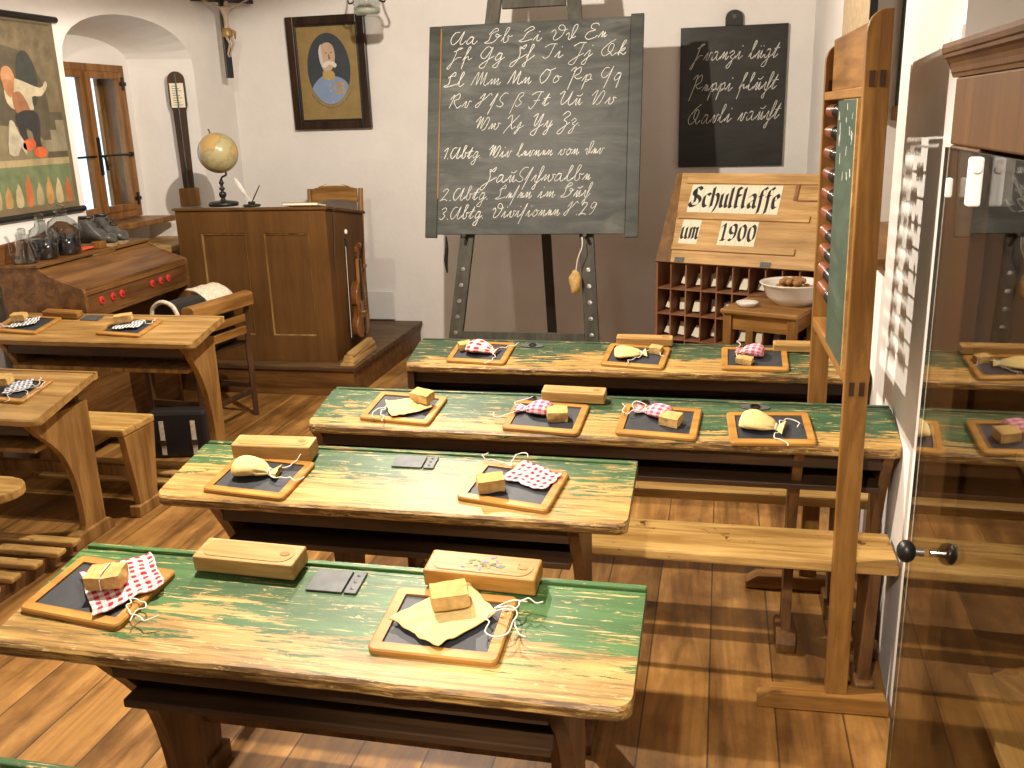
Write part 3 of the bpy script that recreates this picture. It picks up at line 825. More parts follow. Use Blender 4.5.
# left column
make_slate('wood-framed slate at the left end of the bare desk before the harmonium', 'l1', -3.13, 3.645, R(-5))
make_sheet('striped grey and white cloth bag under a sponge at left on the bare desk', 'l1', -3.15, 3.648, R(20), BS, 13.3, .058, .045, strings=((-.06, -.03, 3.4),), group='striped cloth bags')
make_sponge('tan sponge block on striped cloth at left on the bare harmonium-side desk', 'l1', -3.175, 3.65, R(10), .028, 12, (.034, .02, .03))
make_box('honey-coloured pencil box between the two slates of the bare desk before the harmonium', 'l1', -3.02, 3.745, R(-4), M['oak_x'], .20, .045, .028)
make_slate('wood-framed slate at the right end of the bare desk before the harmonium', 'l1', -2.60, 3.64, R(-5))
make_sheet('striped cloth bag with white cord at the right end of the bare desk', 'l1', -2.60, 3.64, R(5), BS, 17.9, .06, .04, strings=((.06, .03, .4),), group='striped cloth bags')
make_sponge('rounded tan sponge on the right slate of the bare desk before the harmonium', 'l1', -2.63, 3.655, R(20), .028, 13, (.04, .02, .032))
make_slate('wood-framed slate on the rounded bare desk at the left edge', 'l2', -2.69, 2.99, R(-4))
make_sheet('blue checked cloth bag on the slate at the left edge', 'l2', -2.67, 3.00, R(25), BC, 21.2, .05, .045, strings=((.02, -.05, -1.4), (.045, -.02, -.8)))
make_sponge('tan sponge block on the slate at the left edge', 'l2', -2.735, 3.0, R(8), .026, 15, (.034, .024, .032))

# ------------------------------------------------------------- long abacus
ab = thing('abacus_stand', 'tall wooden standing abacus with red and black beads and green panel by the right wall', 'abacus', (.3445, 2.7325, .002), rot=(0, R(-.45), math.atan2(.019, .695)))
HL = .3475
def post(y, h, z0=.05):
    q = MB(); pts = [(-.029, z0), (-.029, h-.05)] + [(-.029+.04-.04*math.cos(a), h-.05+.05*math.sin(a)) for a in [PI/2*k/6 for k in range(1, 7)]] + [(.029, h), (.029, z0)]
    q.prism(pts, y-.014, y+.014, 'y', .003); return q.build('post', M['oak'], ab)
for sy, h in ((-1, 1.83), (1, 1.80)):
    p_ = post(sy*HL, h)
    for zz in (1.68, .935):
        for xx in (-.018, .006):
            q = MB(); q.box(xx, xx+.013, sy*HL-.0155, sy*HL+.0155, zz-.018, zz+.018); q.build('tenon', M['dark_z'], p_)
    q = MB(); a = .19
    q.prism([(-a-.02, 0), (-a-.02, .025), (-a+.02, .051), (a-.06, .051), (a-.05, .03), (a-.05, 0)], sy*HL-.028, sy*HL+.028, 'y', .004); q.build('foot', M['oak_x'], ab)
q = MB(); q.box(-.008, .010, -HL+.0145, HL-.0145, 1.665, 1.812, bev=.003); q.build('head_board', M['oak_y'], ab)
q = MB(); q.box(-.028, .028, -HL+.0145, HL-.0145, 1.64, 1.664, bev=.003); q.build('top_rail', M['oak_y'], ab)
q = MB(); q.box(-.028, .028, -HL+.0145, HL-.0145, .94, .975, bev=.003); q.build('bottom_rail', M['oak_y'], ab)
q = MB(); q.box(-.034, -.026, -HL+.016, -HL+.335, .978, 1.636); pn = q.build('cover_panel', M['green_board'], ab)
q = MB(); q.box(-.0355, -.0245, -HL+.0145, -HL+.0245, .977, 1.637); q.build('panel_edge', M['pale_y'], pn)
rnd = random.Random(3)
for i in range(16):
    q = MB()
    z = rnd.uniform(1.38, 1.62); y = rnd.uniform(-HL+.06, -HL+.30)
    q.tube([(-.0345, y, z), (-.0345, y+rnd.uniform(-.012, .012), z+rnd.uniform(.01, .03))], .0011, 5)
    q.build('chalk_mark', M['chalk'], pn)
M['bead_red'] = plain('red_brown_bead', (.22, .075, .035), .28, var=.25)
M['bead_dark'] = plain('black_bead', (.022, .017, .016), .25)
bead_me = {}
for k_, mm in (('bead_red', M['bead_red']), ('bead_dark', M['bead_dark'])):
    q = MB(); q.lathe([(.005, -.0122), (.009, -.0105), (.0150, -.0055), (.0195, -.0025), (.0205, 0), (.0195, .0025), (.0150, .0055), (.009, .0105), (.005, .0122)], 20, Matrix.Rotation(PI/2, 4, 'X'), close=False)
    o = q.build('bead', mm, ab, angle=40); bead_me[k_] = o
rods = [1.608, 1.548, 1.488, 1.426, 1.368, 1.309, 1.250, 1.193, 1.134, 1.076]
split = [0, 4, 0, 2, 0, 1, 0, 0, 0, 5]
first = {'bead_red': True, 'bead_dark': True}
for i, z in enumerate(rods):
    q = MB(); q.cyl((0-.004, -HL+.0145, z), (-.004, HL-.0145, z), .003, n=10); q.build('rod', M['steel'], ab)
    y = HL-.0285
    for j in range(10):
        if j == 10-split[i]: y -= .05 + .015*(i % 3)
        kk = 'bead_red' if j < 5 else 'bead_dark'
        if first[kk]: o = bead_me[kk]; first[kk] = False
        else:
            o = bead_me[kk].copy(); COL.objects.link(o); o.parent = ab
        o.location = (-.004, y, z); y -= .0255

# --------------------------------------------------- built-in glass cupboard at right
cb = thing('display_cupboard', 'brown painted cupboard with glazed front and moulded cornice in the right foreground', 'cupboard', (.312, 1.45, 0), R(-1.0))
q = MB(); q.box(.021, .56, -1.30, -.001, 0, .04); q.box(.54, .56, -1.30, -.001, .0405, 1.60); q.box(.021, .5395, -.022, -.001, .0405, 1.60); q.box(.021, .5395, -1.30, -1.28, .0405, 1.60); q.box(.021, .5395, -1.2795, -.0225, 1.58, 1.60)
q.build('carcass', M['cupboard'], cb)
for y0, y1 in ((-.17, 0), (-1.30, -1.16)):
    q = MB(); q.box(0, .020, y0, y1, 0, 1.565, bev=.003); q.build('stile', M['cupboard'], cb)
q = MB(); q.box(0, .020, -1.1595, -.1705, .02, .46, bev=.003); q.build('bottom_rail', M['cupboard'], cb)
q = MB(); q.box(0, .020, -1.30, 0, 1.5655, 1.655, bev=.003); q.build('header', M['cupboard'], cb)
prof = [(.56, 1.6555), (-.001, 1.6555), (-.002, 1.660), (-.004, 1.662), (-.005, 1.668), (-.007, 1.674), (-.011, 1.679), (-.015, 1.682), (-.0155, 1.686), (-.018, 1.688), (-.019, 1.694), (-.018, 1.700), (.56, 1.702)]
q = MB(); q.prism(prof, -1.33, .018, 'y'); q.build('cornice', M['cupboard'], cb)
q = MB(); q.box(-.0065, -.0015, -1.28, -.004, .30, 1.562); gl = q.build('glass_pane', [M['cab_glass'], M['glass_edge']], cb)
for p_ in gl.data.polygons: p_.material_index = 0 if abs(p_.normal.x) > .5 else 1
q = MB(); q.cyl((-.0105, -.145, 1.004), (-.022, -.145, 1.004), .006); kn = q.build('knob', M['chrome'], cb)
q = MB(); q.ball((-.034, -.145, 1.004), .0165, 12, (.8, 1, 1)); q.build('knob_ball', M['black_iron'], kn, smooth=True)
q = MB(); q.box(-.0255, -.0105, -.256, -.238, 1.503, 1.560, bev=.003); se = q.build('alarm_sensor', M['white_plastic'], cb)
q = MB(); q.lathe([(.005, 0), (.005, .0015), (.004, .0025), (.0005, .003)], 16, Matrix.Translation((-.018, -.2561, 1.546)) @ Matrix.Rotation(PI/2, 4, 'X'))
q.build('sensor_button', M['enamel'], se)
q = MB(); q.box(-.019, -.0105, -.100, -.090, 1.500, 1.526, bev=.003); q.build('sensor_magnet', M['white_plastic'], cb)
for z, x0 in ((.75, .095), (1.125, .125)):
    q = MB(); q.box(x0, .5395, -1.2795, -.035, z-.018, z, bev=.002); q.build('shelf', M['pale_y'], cb)
tr = thing('pencil_box', 'pale wooden box with a notch standing on the shelf behind the cupboard glass', 'pencil box', (.462, 1.365, .7505), R(-62), group='wooden pencil boxes')
q = MB(); q.box(-.02, .17, -.028, .028, 0, .030, bev=.003); bd = q.build('box_body', M['pale_x'], tr)
q = MB(); q.prism([(-.012+.010*math.cos(t), .012*math.sin(t)) for t in [2*PI*i/16 for i in range(16)]], .0302, .0312, 'z'); q.build('thumb_notch', M['oak_x'], tr)

# ------------------------------------------------------ wall chart and niche things at right
t_ = thing('hanging_plank', 'tan plank with black edge rising behind the tall abacus at top right', 'panel', (.515, 4.15, 1.62))
q = MB(); q.box(-.010, .012, -.36, .50, 0, .95, bev=.002); q.build('panel_board', plain('tan_board', (.46, .345, .215), .7, var=.2, scale=40), t_)
q = MB(); q.box(-.014, .012, -.376, -.3605, 0, .95); q.build('black_edge', M['black'], t_)
t_ = thing('green_shutter', 'dark green panel with a brown ledge inside the right window niche', 'panel', (.84, RY1-.03, 1.5))
q = MB(); q.box(-.14, .24, -.012, .012, .12, .95, bev=.003); q.build('panel_face', M['green_board'], t_)
q = MB(); q.box(-.15, .25, -.06, .014, .06, .119, bev=.004); q.build('ledge', M['oak_x'], t_)
t_ = thing('ink_bottle', 'small black bottle on the ledge of the right window niche', 'bottle', (.70, 3.95, RZ0+.0355))
q = MB(); q.lathe([(.001, 0), (.035, 0), (.036, .05), (.02, .07), (.015, .085)], 16); q.build('bottle_body', M['ink'], t_, smooth=True)
q = MB(); q.lathe([(.0155, .0852), (.017, .088), (.017, .105), (.001, .108)], 14); q.build('stopper', M['black'], t_)
# --------------------------------------------------------- handwriting (old German script)
# strokes in tenths of the x-height; ';' starts a new stroke; last number after '|' is the advance
G = {
'a': '1,4 3,10 6,9 3,9 1,4 2,0 5,3 6,9 6,2 8,0 10,4|10', 'b': '0,2 4,16 4,20 2,18 2,3 4,0 6,3 5,9 7,8 9,9|9', 'c': '0,1 3,9 3,2 5,0 7,4;3,12 4,13|7',
'd': '0,6 2,9 3,5 3,1 5,1 8,15 7,20 5,17 5,5 6,2 9,4|9', 'e': '0,1 3,9 3,1 5,8 5,1 7,4|7', 'f': '0,2 4,18 3,20 2,15 1,-10;1,3 4,7 5,2 8,5|8',
'g': '1,4 3,10 6,9 3,9 1,4 2,0 5,3 6,9 5,-7 3,-10 1,-7 9,4|9', 'h': '0,2 4,16 3,20 2,15 1,-7 0,-10 -1,-7 5,2 7,5|7', 'i': '0,1 3,9 3,2 4,0 7,4;4,14 4,15.5|7',
'j': '0,1 4,9 3,-8 1,-10 0,-7 7,4;5,14 5,15.5|7', 'k': '0,2 4,18 3,20 2,15 1,0;1,6 5,10 4,6 1,6 5,1 7,4|8', 'l': '0,2 4,16 3,20 2,15 2,3 4,0 7,4|7',
'm': '0,1 3,9 3,1 6,9 6,1 9,9 9,2 10,0 12,4|12', 'n': '0,1 3,9 3,1 6,9 6,2 7,0 9,4|9', 'o': '1,4 3,10 1,4 3,0 6,4 4,10 4,8 8,8|8',
'p': '0,1 3,9 2,-10;3,7 6,10 7,4 4,0 3,2 9,3|9', 'q': '1,4 3,10 6,9 3,9 1,4 2,0 5,3 6,9 5,-10|8', 'r': '0,1 3,9 3,1 5,1 6,9 8,8|8',
'S': '0,2 4,19 3,10 0,-10|6', 's': '0,2 4,0 6,4 2,9 2,14 5,19 8,18|8', 'B': '0,-10 3,14 6,19 8,16 5,10 8,5 5,0 3,2|9', 't': '0,2 4,17 2,3 3,0 6,4;0,10 6,11|7',
'u': '0,1 3,9 3,2 4,0 6,9 6,2 7,0 9,4;2,13 5,12 7,15|9', 'v': '0,1 3,9 3,2 5,0 7,4 6,9 9,8|9', 'w': '0,1 3,9 3,1 6,9 6,2 8,0 10,5 9,9 12,8|11',
'x': '0,1 3,9 3,1 7,4;3,1 0,-7 -1,-5 3,2|8', 'y': '0,1 3,9 3,2 5,0 7,9 5,-7 3,-10 2,-7 9,4|9', 'z': '0,7 3,10 5,7 2,3 5,0 4,-8 2,-10 1,-7 8,4|8',
'Y': '0,1 3,9 3,2 4,0 6,9 6,2 7,0 9,4;3,13 3,14;6,13 6,14|9', 'C': '0,1 3,9 3,2 5,0 8,16 7,20 6,15 5,-7 4,-10 3,-7 9,4|9',
'.': '1,0 2,.6|4', ' ': '|7', '-': '0,5 4,5|6',
'A1': '6,17 2,16 0,7 3,0 7,6 10,18 9,3 11,0 14,5|14', 'B1': '2,12 6,20 9,17 4,13 3,4 0,1 3,0 8,2 11,10 8,12 9,8 13,10|14', 'C1': '2,14 7,20 10,17 5,12 3,4 0,1 4,0 11,3|12',
'D1': '0,11 2,14 4,10 3,3 5,0 9,4 11,13 9,19 6,20 5,16 8,13 13,14|13', 'E1': '10,17 8,20 4,19 4,14 8,11 3,9 1,3 4,-1 9,1 11,4|12', 'F1': '8,19 4,18 3,8 1,-8 -1,-9 0,-5 5,5 9,6;1,14 8,19|11',
'G1': '8,17 4,19 0,9 3,3 6,6 9,18 7,-6 4,-10 2,-6 12,6|13', 'H1': '5,14 9,20 8,14 4,17 6,5 3,-8 0,-9 1,-4 9,4 12,7|12', 'I1': '0,15 4,19 10,19;8,19 6,4 3,0 0,3|11',
'J1': '0,15 4,19 10,19;8,19 5,-6 2,-10 0,-6 10,5|11', 'K1': '9,22 4,16 0,7 3,0 8,5 9,14 6,16 5,8 8,4 10,0 13,4|14', 'L1': '2,12 7,20 8,15 4,14 4,4 0,1 3,0 11,3|12',
'M1': '0,1 4,19 5,1 8,19 9,1 12,18 12,3 14,0 16,4|16', 'N1': '0,1 4,19 5,1 9,18 9,3 11,0 13,4|13', 'O1': '4,19 0,9 3,0 7,6 8,16 4,19 7,17 12,20|12',
'P1': '0,15 4,19 2,-10;3,14 8,20 9,12 5,8 8,4 12,6|13', 'Q1': '6,17 2,17 0,9 3,4 7,9 9,19 6,-10|12', 'R1': '1,12 4,18 2,0;3,14 8,20 9,13 5,10 7,4 10,0 13,4|14',
'S1': '0,12 4,19 2,5 0,0 -2,3 5,12 9,19 11,16|12', 'T1': '0,15 4,19 10,19;8,19 5,2 2,-4 0,0 ;3,7 9,8|12', 'U1': '0,15 4,19 3,6 5,1 9,8 11,19 10,4 12,0 15,4|14',
'V1': '0,12 4,19 3,4 4,1 8,17 11,15 9,2 6,0|14', 'W1': '0,12 4,19 3,3 7,18 7,2 11,17 14,14 12,2 9,0|16', 'X1': '0,14 4,19 6,6 8,0 11,3;12,18 3,2 0,-6|13',
'Y1': '0,15 4,19 3,6 5,3 10,19 7,-7 4,-10 2,-6 13,5|14', 'Z1': '1,15 5,20 9,16 4,9 8,4 5,-8 2,-10 1,-6 11,5|12',
'1': '0,12 4,17 3,0|6', '2': '0,13 3,17 6,14 1,1 0,0 4,2 8,0|10', '3': '0,14 4,17 6,13 3,9 6,5 3,0 0,2|9', '9': '7,15 3,17 1,11 4,9 7,16 5,4 2,0|10', '!': '3,18 2,5;1,1 1.6,0|5'}
def parse(k):
    st, adv = G[k].rsplit('|', 1)
    out = []
    for s in st.split(';'):
        p = [tuple(float(t) for t in w.split(',')) for w in s.split()]
        if p: out.append(p)
    return out, float(adv)
def write(q, toks, x0, x1, z0, z1, h, y, wd, slant=.32, seed=1, dot=.5):
    """chalk one line of tokens from (x0,z0) to (x1,z1); h = x-height, ribbons lie at local y"""
    rnd = random.Random(seed)
    tot = sum(parse(k)[1] for k in toks)
    L = x1-x0; sx = L/tot; sy = h/10; cx = 0
    for k in toks:
        st, adv = parse(k)
        for s in st:
            pts = [V((a, b_, 0)) for a, b_ in s]
            pts = smooth(pts, 5) if len(pts) > 2 else pts
            pp = []
            for p in pts:
                X = (cx+p.x)*sx + p.y*sy*slant; t = X/L
                pp.append(V((x0+X, 0, z0+(z1-z0)*t + p.y*sy)))
            ribbon(q, pp, wd*rnd.uniform(.8, 1.15), y)
        cx += adv
def ribbon(q, pp, w, y):
    n = len(pp); L_ = []
    for i in range(n):
        d = pp[min(i+1, n-1)]-pp[max(i-1, 0)]
        if d.length < 1e-9: d = V((1, 0, 0))
        d.normalize(); nn = V((-d.z, 0, d.x))
        ww = w/2*(.82+.36*noise.noise(V((pp[i].x*90, pp[i].z*90, 3))))
        L_.append((pp[i]+nn*ww, pp[i]-nn*ww))
    for i in range(n-1):
        a, b_ = L_[i]; c, d = L_[i+1]
        q._fin([V((p.x, y, p.z)) for p in (a, b_, d, c)], [(0, 1, 2, 3)])
def toks(s): return s.split('_')

# --------------------------------------------------------------- easel and blackboard
LEAN = math.atan2(.30, 1.16)
EX, EY = -1.085, 5.30                          # foot of the board plane at board height
eg = thing('easel', 'grey green wooden easel carrying the big chalkboard at the back wall', 'easel', (EX, EY-.965*math.tan(LEAN)+.02, 0))
ml = Matrix.Rotation(-LEAN, 4, 'X')
hl = 2.54
def lean_pt(u, v, n=0.0):                      # along the leaning plane: u right, v up the slope, n behind
    return ml @ V((u, n, v))
q_off = .022
def bar(q, a, b_, w, t):
    """flat bar in the leaning plane between (u,v) points"""
    a, b_ = V((a[0], 0, a[1])), V((b_[0], 0, b_[1])); d = (b_-a).normalized(); nn = V((-d.z, 0, d.x))*w/2
    P_ = [a+nn, b_+nn, b_-nn, a-nn]
    q.prism([(p.x, p.z) for p in P_], .028, .028+t, 'y', .003, mat=ml)
LEGS = (((-.475, .02), (-.235, hl)), ((.41, .02), (.205, hl)))
for a, b_ in LEGS:
    q = MB(); bar(q, a, b_, .082, .03); lg = q.build('leg', M['easel'], eg)
    for i in range(5):
        f = .15+.056*i+.02
        f = (.40+.095*i)/hl
        u = a[0]+(b_[0]-a[0])*f; v = a[1]+(b_[1]-a[1])*f
        q = MB(); q.lathe([(.0005, 0), (.014, .001), (.013, .004), (.0005, .005)], 14, ml @ Matrix.Translation((u, .028, v)) @ Matrix.Rotation(PI/2, 4, 'X')); q.build('peg_hole', M['chrome'], lg)
q = MB(); bar(q, (-.40, .395), (.335, .395), .066, .02); q.build('lower_crossbar', M['easel'], eg)
q = MB(); bar(q, (-.205, 2.375), (.175, 2.375), .115, .024); q.build('head_crossbar', M['easel'], eg)
q = MB(); a = lean_pt(-.02, hl-.1, .07); q.prism([(-.032, 0), (.032, 0), (.032, .03), (-.032, .03)], 0, 1, 'z')
top_ = lean_pt(0, 1.95, .075); ft = V((-.0, 1.00, .01)); d = ft-top_
q2 = MB(); q2.box(-.03, .03, -.014, .014, 0, d.length, bev=.003, mat=Matrix.Translation(top_) @ d.to_track_quat('Z', 'Y').to_matrix().to_4x4()); q.bm.free(); q2.build('rear_leg', M['black'], eg)
BV = .965/math.cos(LEAN)                        # slope height where the board rests
for a, b_ in LEGS:
    f = (BV-.02)/hl; u = a[0]+(b_[0]-a[0])*f
    q = MB(); p0 = ml @ V((u, .027, BV-.012)); p1 = ml @ V((u, -.05, BV-.012)); q.cyl(p0, p1, .011, n=12); q.build('board_peg', M['black'], eg)

bb = thing('chalkboard', 'big grey chalkboard on the easel with the handwritten alphabet', 'blackboard', (EX, EY+.02, .965), rot=(-LEAN, 0, 0))
BW, BH = .63, 1.235
q = MB(); q.box(-BW+.072, BW-.075, -.008, .010, .0, BH-.012, bev=.002); q.build('writing_face', M['board'], bb)
q = MB(); q.box(-BW, -BW+.071, -.014, .012, -.02, BH-.015, bev=.003); q.build('side_batten', M['board_edge'], bb)
q = MB(); q.box(BW-.074, BW, -.014, .012, -.02, BH, bev=.003); q.build('side_batten', M['board_edge'], bb)
q = MB(); q.box(-BW+.0705, -BW+.0785, -.0146, -.006, .21, BH-.03); q.build('bare_wood_edge', M['oak'], bb)
rows = [
 ('A1_a_ _B1_b_ _C1_c_ _D1_d_ _E1_e', 449, 47, 606, 37, 7.2), ('F1_f_ _G1_g_ _H1_h_ _I1_i_ _J1_j_ _K1_k', 450, 64, 626, 54, 7.2),
 ('L1_l_ _M1_m_ _N1_n_ _O1_o_ _P1_p_ _Q1_q', 444, 89, 622, 79, 7.2), ('R1_r_ _S1_S_s_ _B_ _T1_t_ _U1_u_ _V1_v', 448, 110, 616, 103, 7.2),
 ('W1_w_ _X1_x_ _Y1_y_ _Z1_z_.', 476, 132, 584, 125, 7.2), ('1_._A1_b_t_g_._ _W1_i_r_ _l_e_r_n_e_n_ _v_o_n_ _d_e_r', 444, 161, 606, 153, 6.4),
 ('H1_a_u_s_S_C_w_a_l_b_e', 486, 184, 594, 180, 7.6), ('2_._A1_b_t_g_._ _L1_e_S_e_n_ _i_m_ _B1_u_C', 443, 203, 594, 196, 7.0),
 ('3_._A1_b_t_g_._ _D1_i_v_i_S_i_o_n_e_n_ _S1_._2_9', 442, 222, 601, 214, 7.0)]
def bpx(x, y):                                 # photograph -> board plane (u, v)
    t = (x-428)/214.0
    yt = 27-15*t; yb = 237-4*t
    return -BW+2*BW*t, (yb-y)/(yb-yt)*BH
qa, qb = MB(), MB()
for i, (s, xa, ya, xb, yb, hpx) in enumerate(rows):
    u0, v0 = bpx(xa, ya); u1, v1 = bpx(xb, yb)
    write(qa if i < 5 else qb, toks(s), u0, u1, v0, v1, hpx*BH/212, -.0086, .0044, .30, i)
qa.build('chalk_alphabet', M['chalk'], bb); qb.build('chalk_lesson_lines', M['chalk'], bb)

sp_ = thing('hanging_sponge', 'tan sponge hanging on a white string from the right easel leg', 'sponge', tuple(V(eg.location) + ml @ V((.315, -.030, BV-.02))))
q = MB(); q.tube([(0, -.006, 0), (.004, -.03, -.05), (-.02, -.045, -.12), (-.03, -.05, -.19)], .003, 6, sm=4); q.build('string', M['string'], sp_)
q = MB(); q.ball((-.035, -.05, -.255), .062, 12, (.60, .45, 1.12)); q.jitter(.012, 28, 4); q.build('sponge', M['sponge'], sp_, smooth=True)
wp = thing('hanging_wiper', 'small black cloth wiper hanging under the left edge of the big chalkboard', 'wiper', tuple(V(eg.location) + ml @ V((-.495, -.016, BV-.035))))
q = MB(); q.tube([(0, -.006, .022), (.002, -.012, -.05), (-.004, -.02, -.12), (.004, -.03, -.19)], [.008, .02, .022, .008], 10, sm=4, flat=.5); q.build('cloth', M['black'], wp)

# ------------------------------------------------------------ small wall chalkboard
sb = thing('wall_chalkboard', 'small black chalkboard with a rounded handle hanging on the back wall, three chalk lines', 'blackboard', (.045, 6.44, 1.27))
SW, SH = .332, .868
q = MB(); q.box(-SW, SW, -.018, .006, 0, SH, bev=.003); q.build('board_face', M['small_board'], sb)
q = MB(); pts = [(-.055, SH+.0005), (-.055, SH+.05)] + [(.045*-math.cos(a)*1.2, SH+.05+.045*math.sin(a)) for a in [PI*k/10 for k in range(11)]] + [(.055, SH+.05), (.055, SH+.0005)]
q.prism(pts, -.016, .004, 'y', .002); hd = q.build('hanging_handle', M['small_board'], sb)
q = MB(); q.lathe([(.0005, 0), (.012, .0005), (.012, .002)], 14, Matrix.Translation((0, -.0162, SH+.055)) @ Matrix.Rotation(PI/2, 4, 'X')); q.build('nail', M['steel'], hd)
def spx(x, y):
    t = (x-680.0)/106.0
    return -SW+2*SW*t, (167-2*t-y)/(137+6*t-2*t)*SH
q = MB()
for i, (s, xa, ya, xb, yb, hp) in enumerate([('F1_r_a_n_z_i_ _l_Y_g_t', 693, 61.5, 777, 57, 8.4), ('P1_e_p_p_i_ _f_l_u_C_t', 690, 92, 777, 88, 8.4), ('K1_a_r_l_i_ _r_a_u_C_t', 688, 124, 781, 117, 8.8)]):
    u0, v0 = spx(xa, ya); u1, v1 = spx(xb, yb)
    write(q, toks(s), u0, u1, v0, v1, hp*SH/138, -.0186, .0055, .30, 40+i)
q.build('chalk_writing', M['chalk'], sb)

# ------------------------------------------------- type case with letter cards (Fraktur)
PCx0, PCy0, PCx1, PCy1, PCz = -.361, 5.45, .508, 5.11, .792
PW = math.hypot(PCx1-PCx0, PCy1-PCy0)
pc = thing('letter_case', 'pine pigeonhole case with sloping lid and letter rails in the back right corner', 'cabinet', (PCx0, PCy0, 0), math.atan2(PCy1-PCy0, PCx1-PCx0))
DP = .36
NC, NR, RH = 10, 5, .150
base = PCz-.012-NR*RH
q = MB(); q.box(0, PW, .335, DP, 0, PCz-.013); q.box(.013, PW-.013, .0, .334, 0, base); q.build('case_back', M['pine_red'], pc)
LT = Matrix.Rotation(-math.atan2(.285, .478), 4, 'X')
LL = math.hypot(.285, .478)
for x in (0, PW-.014):
    q = MB(); q.prism([(0, 0), (0, PCz), (.285, PCz+.478), (.36, PCz+.478), (.36, 0)], x+.0005 if x else -.0005, x+.0135, 'x'); q.build('side_panel', M['pine_red'], pc)
q = MB()
for c in range(1, NC): q.box(PW*c/NC-.004, PW*c/NC+.004, .004, .334, base+.001, PCz-.0135)
q.build('upright_dividers', M['pine_red'], pc)
q = MB()
for r in range(0, NR):
    for c in range(NC): q.box(PW*c/NC+.0045+(.010 if c == 0 else 0), PW*(c+1)/NC-.0045-(.010 if c == NC-1 else 0), .002, .334, base+r*RH, base+r*RH+.009)
q.build('shelves', M['pine_red'], pc)
q = MB(); q.prism([(.095, .0), (PW, .0), (PW, LL+.006), (.035, LL+.006)], 0, .016, 'y', .002, mat=Matrix.Translation((0, -.014, PCz+.002)) @ LT); lid = q.build('lid', M['pine'], pc)
def lid_m(): return Matrix.Translation((0, -.014, PCz+.002)) @ LT
q = MB(); q.prism([(.0, .0), (.094, .0), (.034, LL+.004), (0, LL+.004)], .002, .016, 'y', .001, mat=Matrix.Translation((0, -.014, PCz+.002)) @ LT); q.build('lid_cheek', M['dark_pine'], pc)
rails = [(LL*.885, LL*.955, .085, .945), (LL*.485, LL*.555, .085, .90), (LL*.135, LL*.205, .09, .855)]
for z0, z1, a, b_ in rails:
    q = MB(); q.box(PW*a+.002, PW*b_, -.013, -.0005, z0, z1, bev=.002, mat=lid_m()); q.build('letter_rail', M['pine'], lid)
q = MB(); q.box(PW*.78, PW*.80, -.010, -.0005, LL*.72, LL*.884, mat=lid_m()); q.box(PW*.80, PW-.002, -.008, -.0005, LL*.71, LL*.722, mat=lid_m()); q.build('stop_batten', M['pine_red'], lid)
for xx in (.16, .70):
    q = MB(); q.box(PW*xx-.03, PW*xx+.03, -.003, -.0003, .003, .032, bev=.001, mat=lid_m()); q.build('hinge', M['steel'], lid)
# broad-nib blackletter glyphs: strokes, width, x-height 10, ascender 15
FK = {'S': ('9,13 7,15 4,14 2.5,11.5 4,9 8,7 9.5,4 7,1 3,0 1,2 2,4;9,13 10,14;4,14 5,4 3,2', 11), 'c': ('6,9 4,10 1.5,8 1.5,2 3.5,0 6,1.5', 6.5), 'h': ('1.5,15 1.5,0;1.5,8 4,10 6,8 6,2 4,-4', 7.5),
 'u': ('1.5,10 1.5,2 3,0 5.5,2;5.5,10 5.5,1.5 7,0', 7.5), 'l': ('1.5,15 1.5,1.5 3,0', 4.5), 'k': ('1.5,15 1.5,1.5 3,0;1.5,15 4,14;1.5,9 4.5,9', 5.5), 'a': ('1.5,8 3,10 5.5,8.5 5.5,1.5 7,0;5.5,6 2,4 1.5,1.5 3,0 5.5,2', 7.5),
 'f': ('2,-4 2.5,2 2.5,12 4.5,15 6,14;1,9 4,9', 5.5), 'e': ('1.5,5 5,7.5 3.5,10 1.5,8 1.5,2 3,0 5.5,1.5', 6.5), 'm': ('1.5,10 1.5,0;1.5,8.5 4,10 4.5,8 4.5,0;4.5,8.5 7,10 7.5,8 7.5,1.5 9,0', 9.5),
 '1': ('1,11 3.5,14 3.5,0;2,0 5,0', 6.5), '9': ('5.5,7 3,6 1.5,8 1.5,12 3.5,14 5.5,12 5.5,4 3.5,0 1.5,1', 7), '0': ('3.5,14 1.5,11 1.5,3 3.5,0 5.5,3 5.5,11 3.5,14', 7)}
def card(ch, x, v, hgt, label, wk=1.0):
    st, adv = FK[ch]
    k = hgt/22.0; cw = adv*k*1.12*wk
    c = thing('letter_card', label, 'letter card', tuple(pc.matrix_basis @ lid_m() @ V((x, -.0008, v))), group='black letter cards on the case lid')
    c.matrix_basis = pc.matrix_basis @ lid_m() @ Matrix.Translation((x, -.0008, v))
    q = MB(); q.box(0, cw, -.002, 0, 0, hgt); q.build('card', M['paper'], c)
    q = MB(); a = R(38); nib = V((math.cos(a), 0, math.sin(a)))*1.28*k; hv = V((0, 0, .18*k))
    for s in st.split(';'):
        p = [V((float(w.split(',')[0])*k*1.1*wk, -.0026, (float(w.split(',')[1])+5)*k)) for w in s.split()]
        p = smooth(p, 4) if len(p) > 2 else p
        for i in range(len(p)-1):
            A, B_ = p[i], p[i+1]
            try: q._fin([A-nib-hv, A+nib+hv, B_+nib+hv, B_-nib-hv], [(0, 1, 2, 3)])
            except Exception: pass
    q.build('letter', M['ink_print'], c)
    return x+cw+.0015
M['ink_print'] = plain('printed_black', (.016, .015, .014), .7)
x = PW*.13
names = ['capital S starting', 'c after the capital S in', 'h, third card of', 'u, fourth card of', 'l before the k in', 'k in the middle of', 'l after the k in', 'a, eighth card of', 'first long s of', 'second long s of', 'e ending']
for ch, nm in zip('Schulklaffe', names): x = card(ch, x, LL*.5565, LL*.318, 'black letter card '+nm+' the upper word on the pine lid', .80)
x = PW*.125
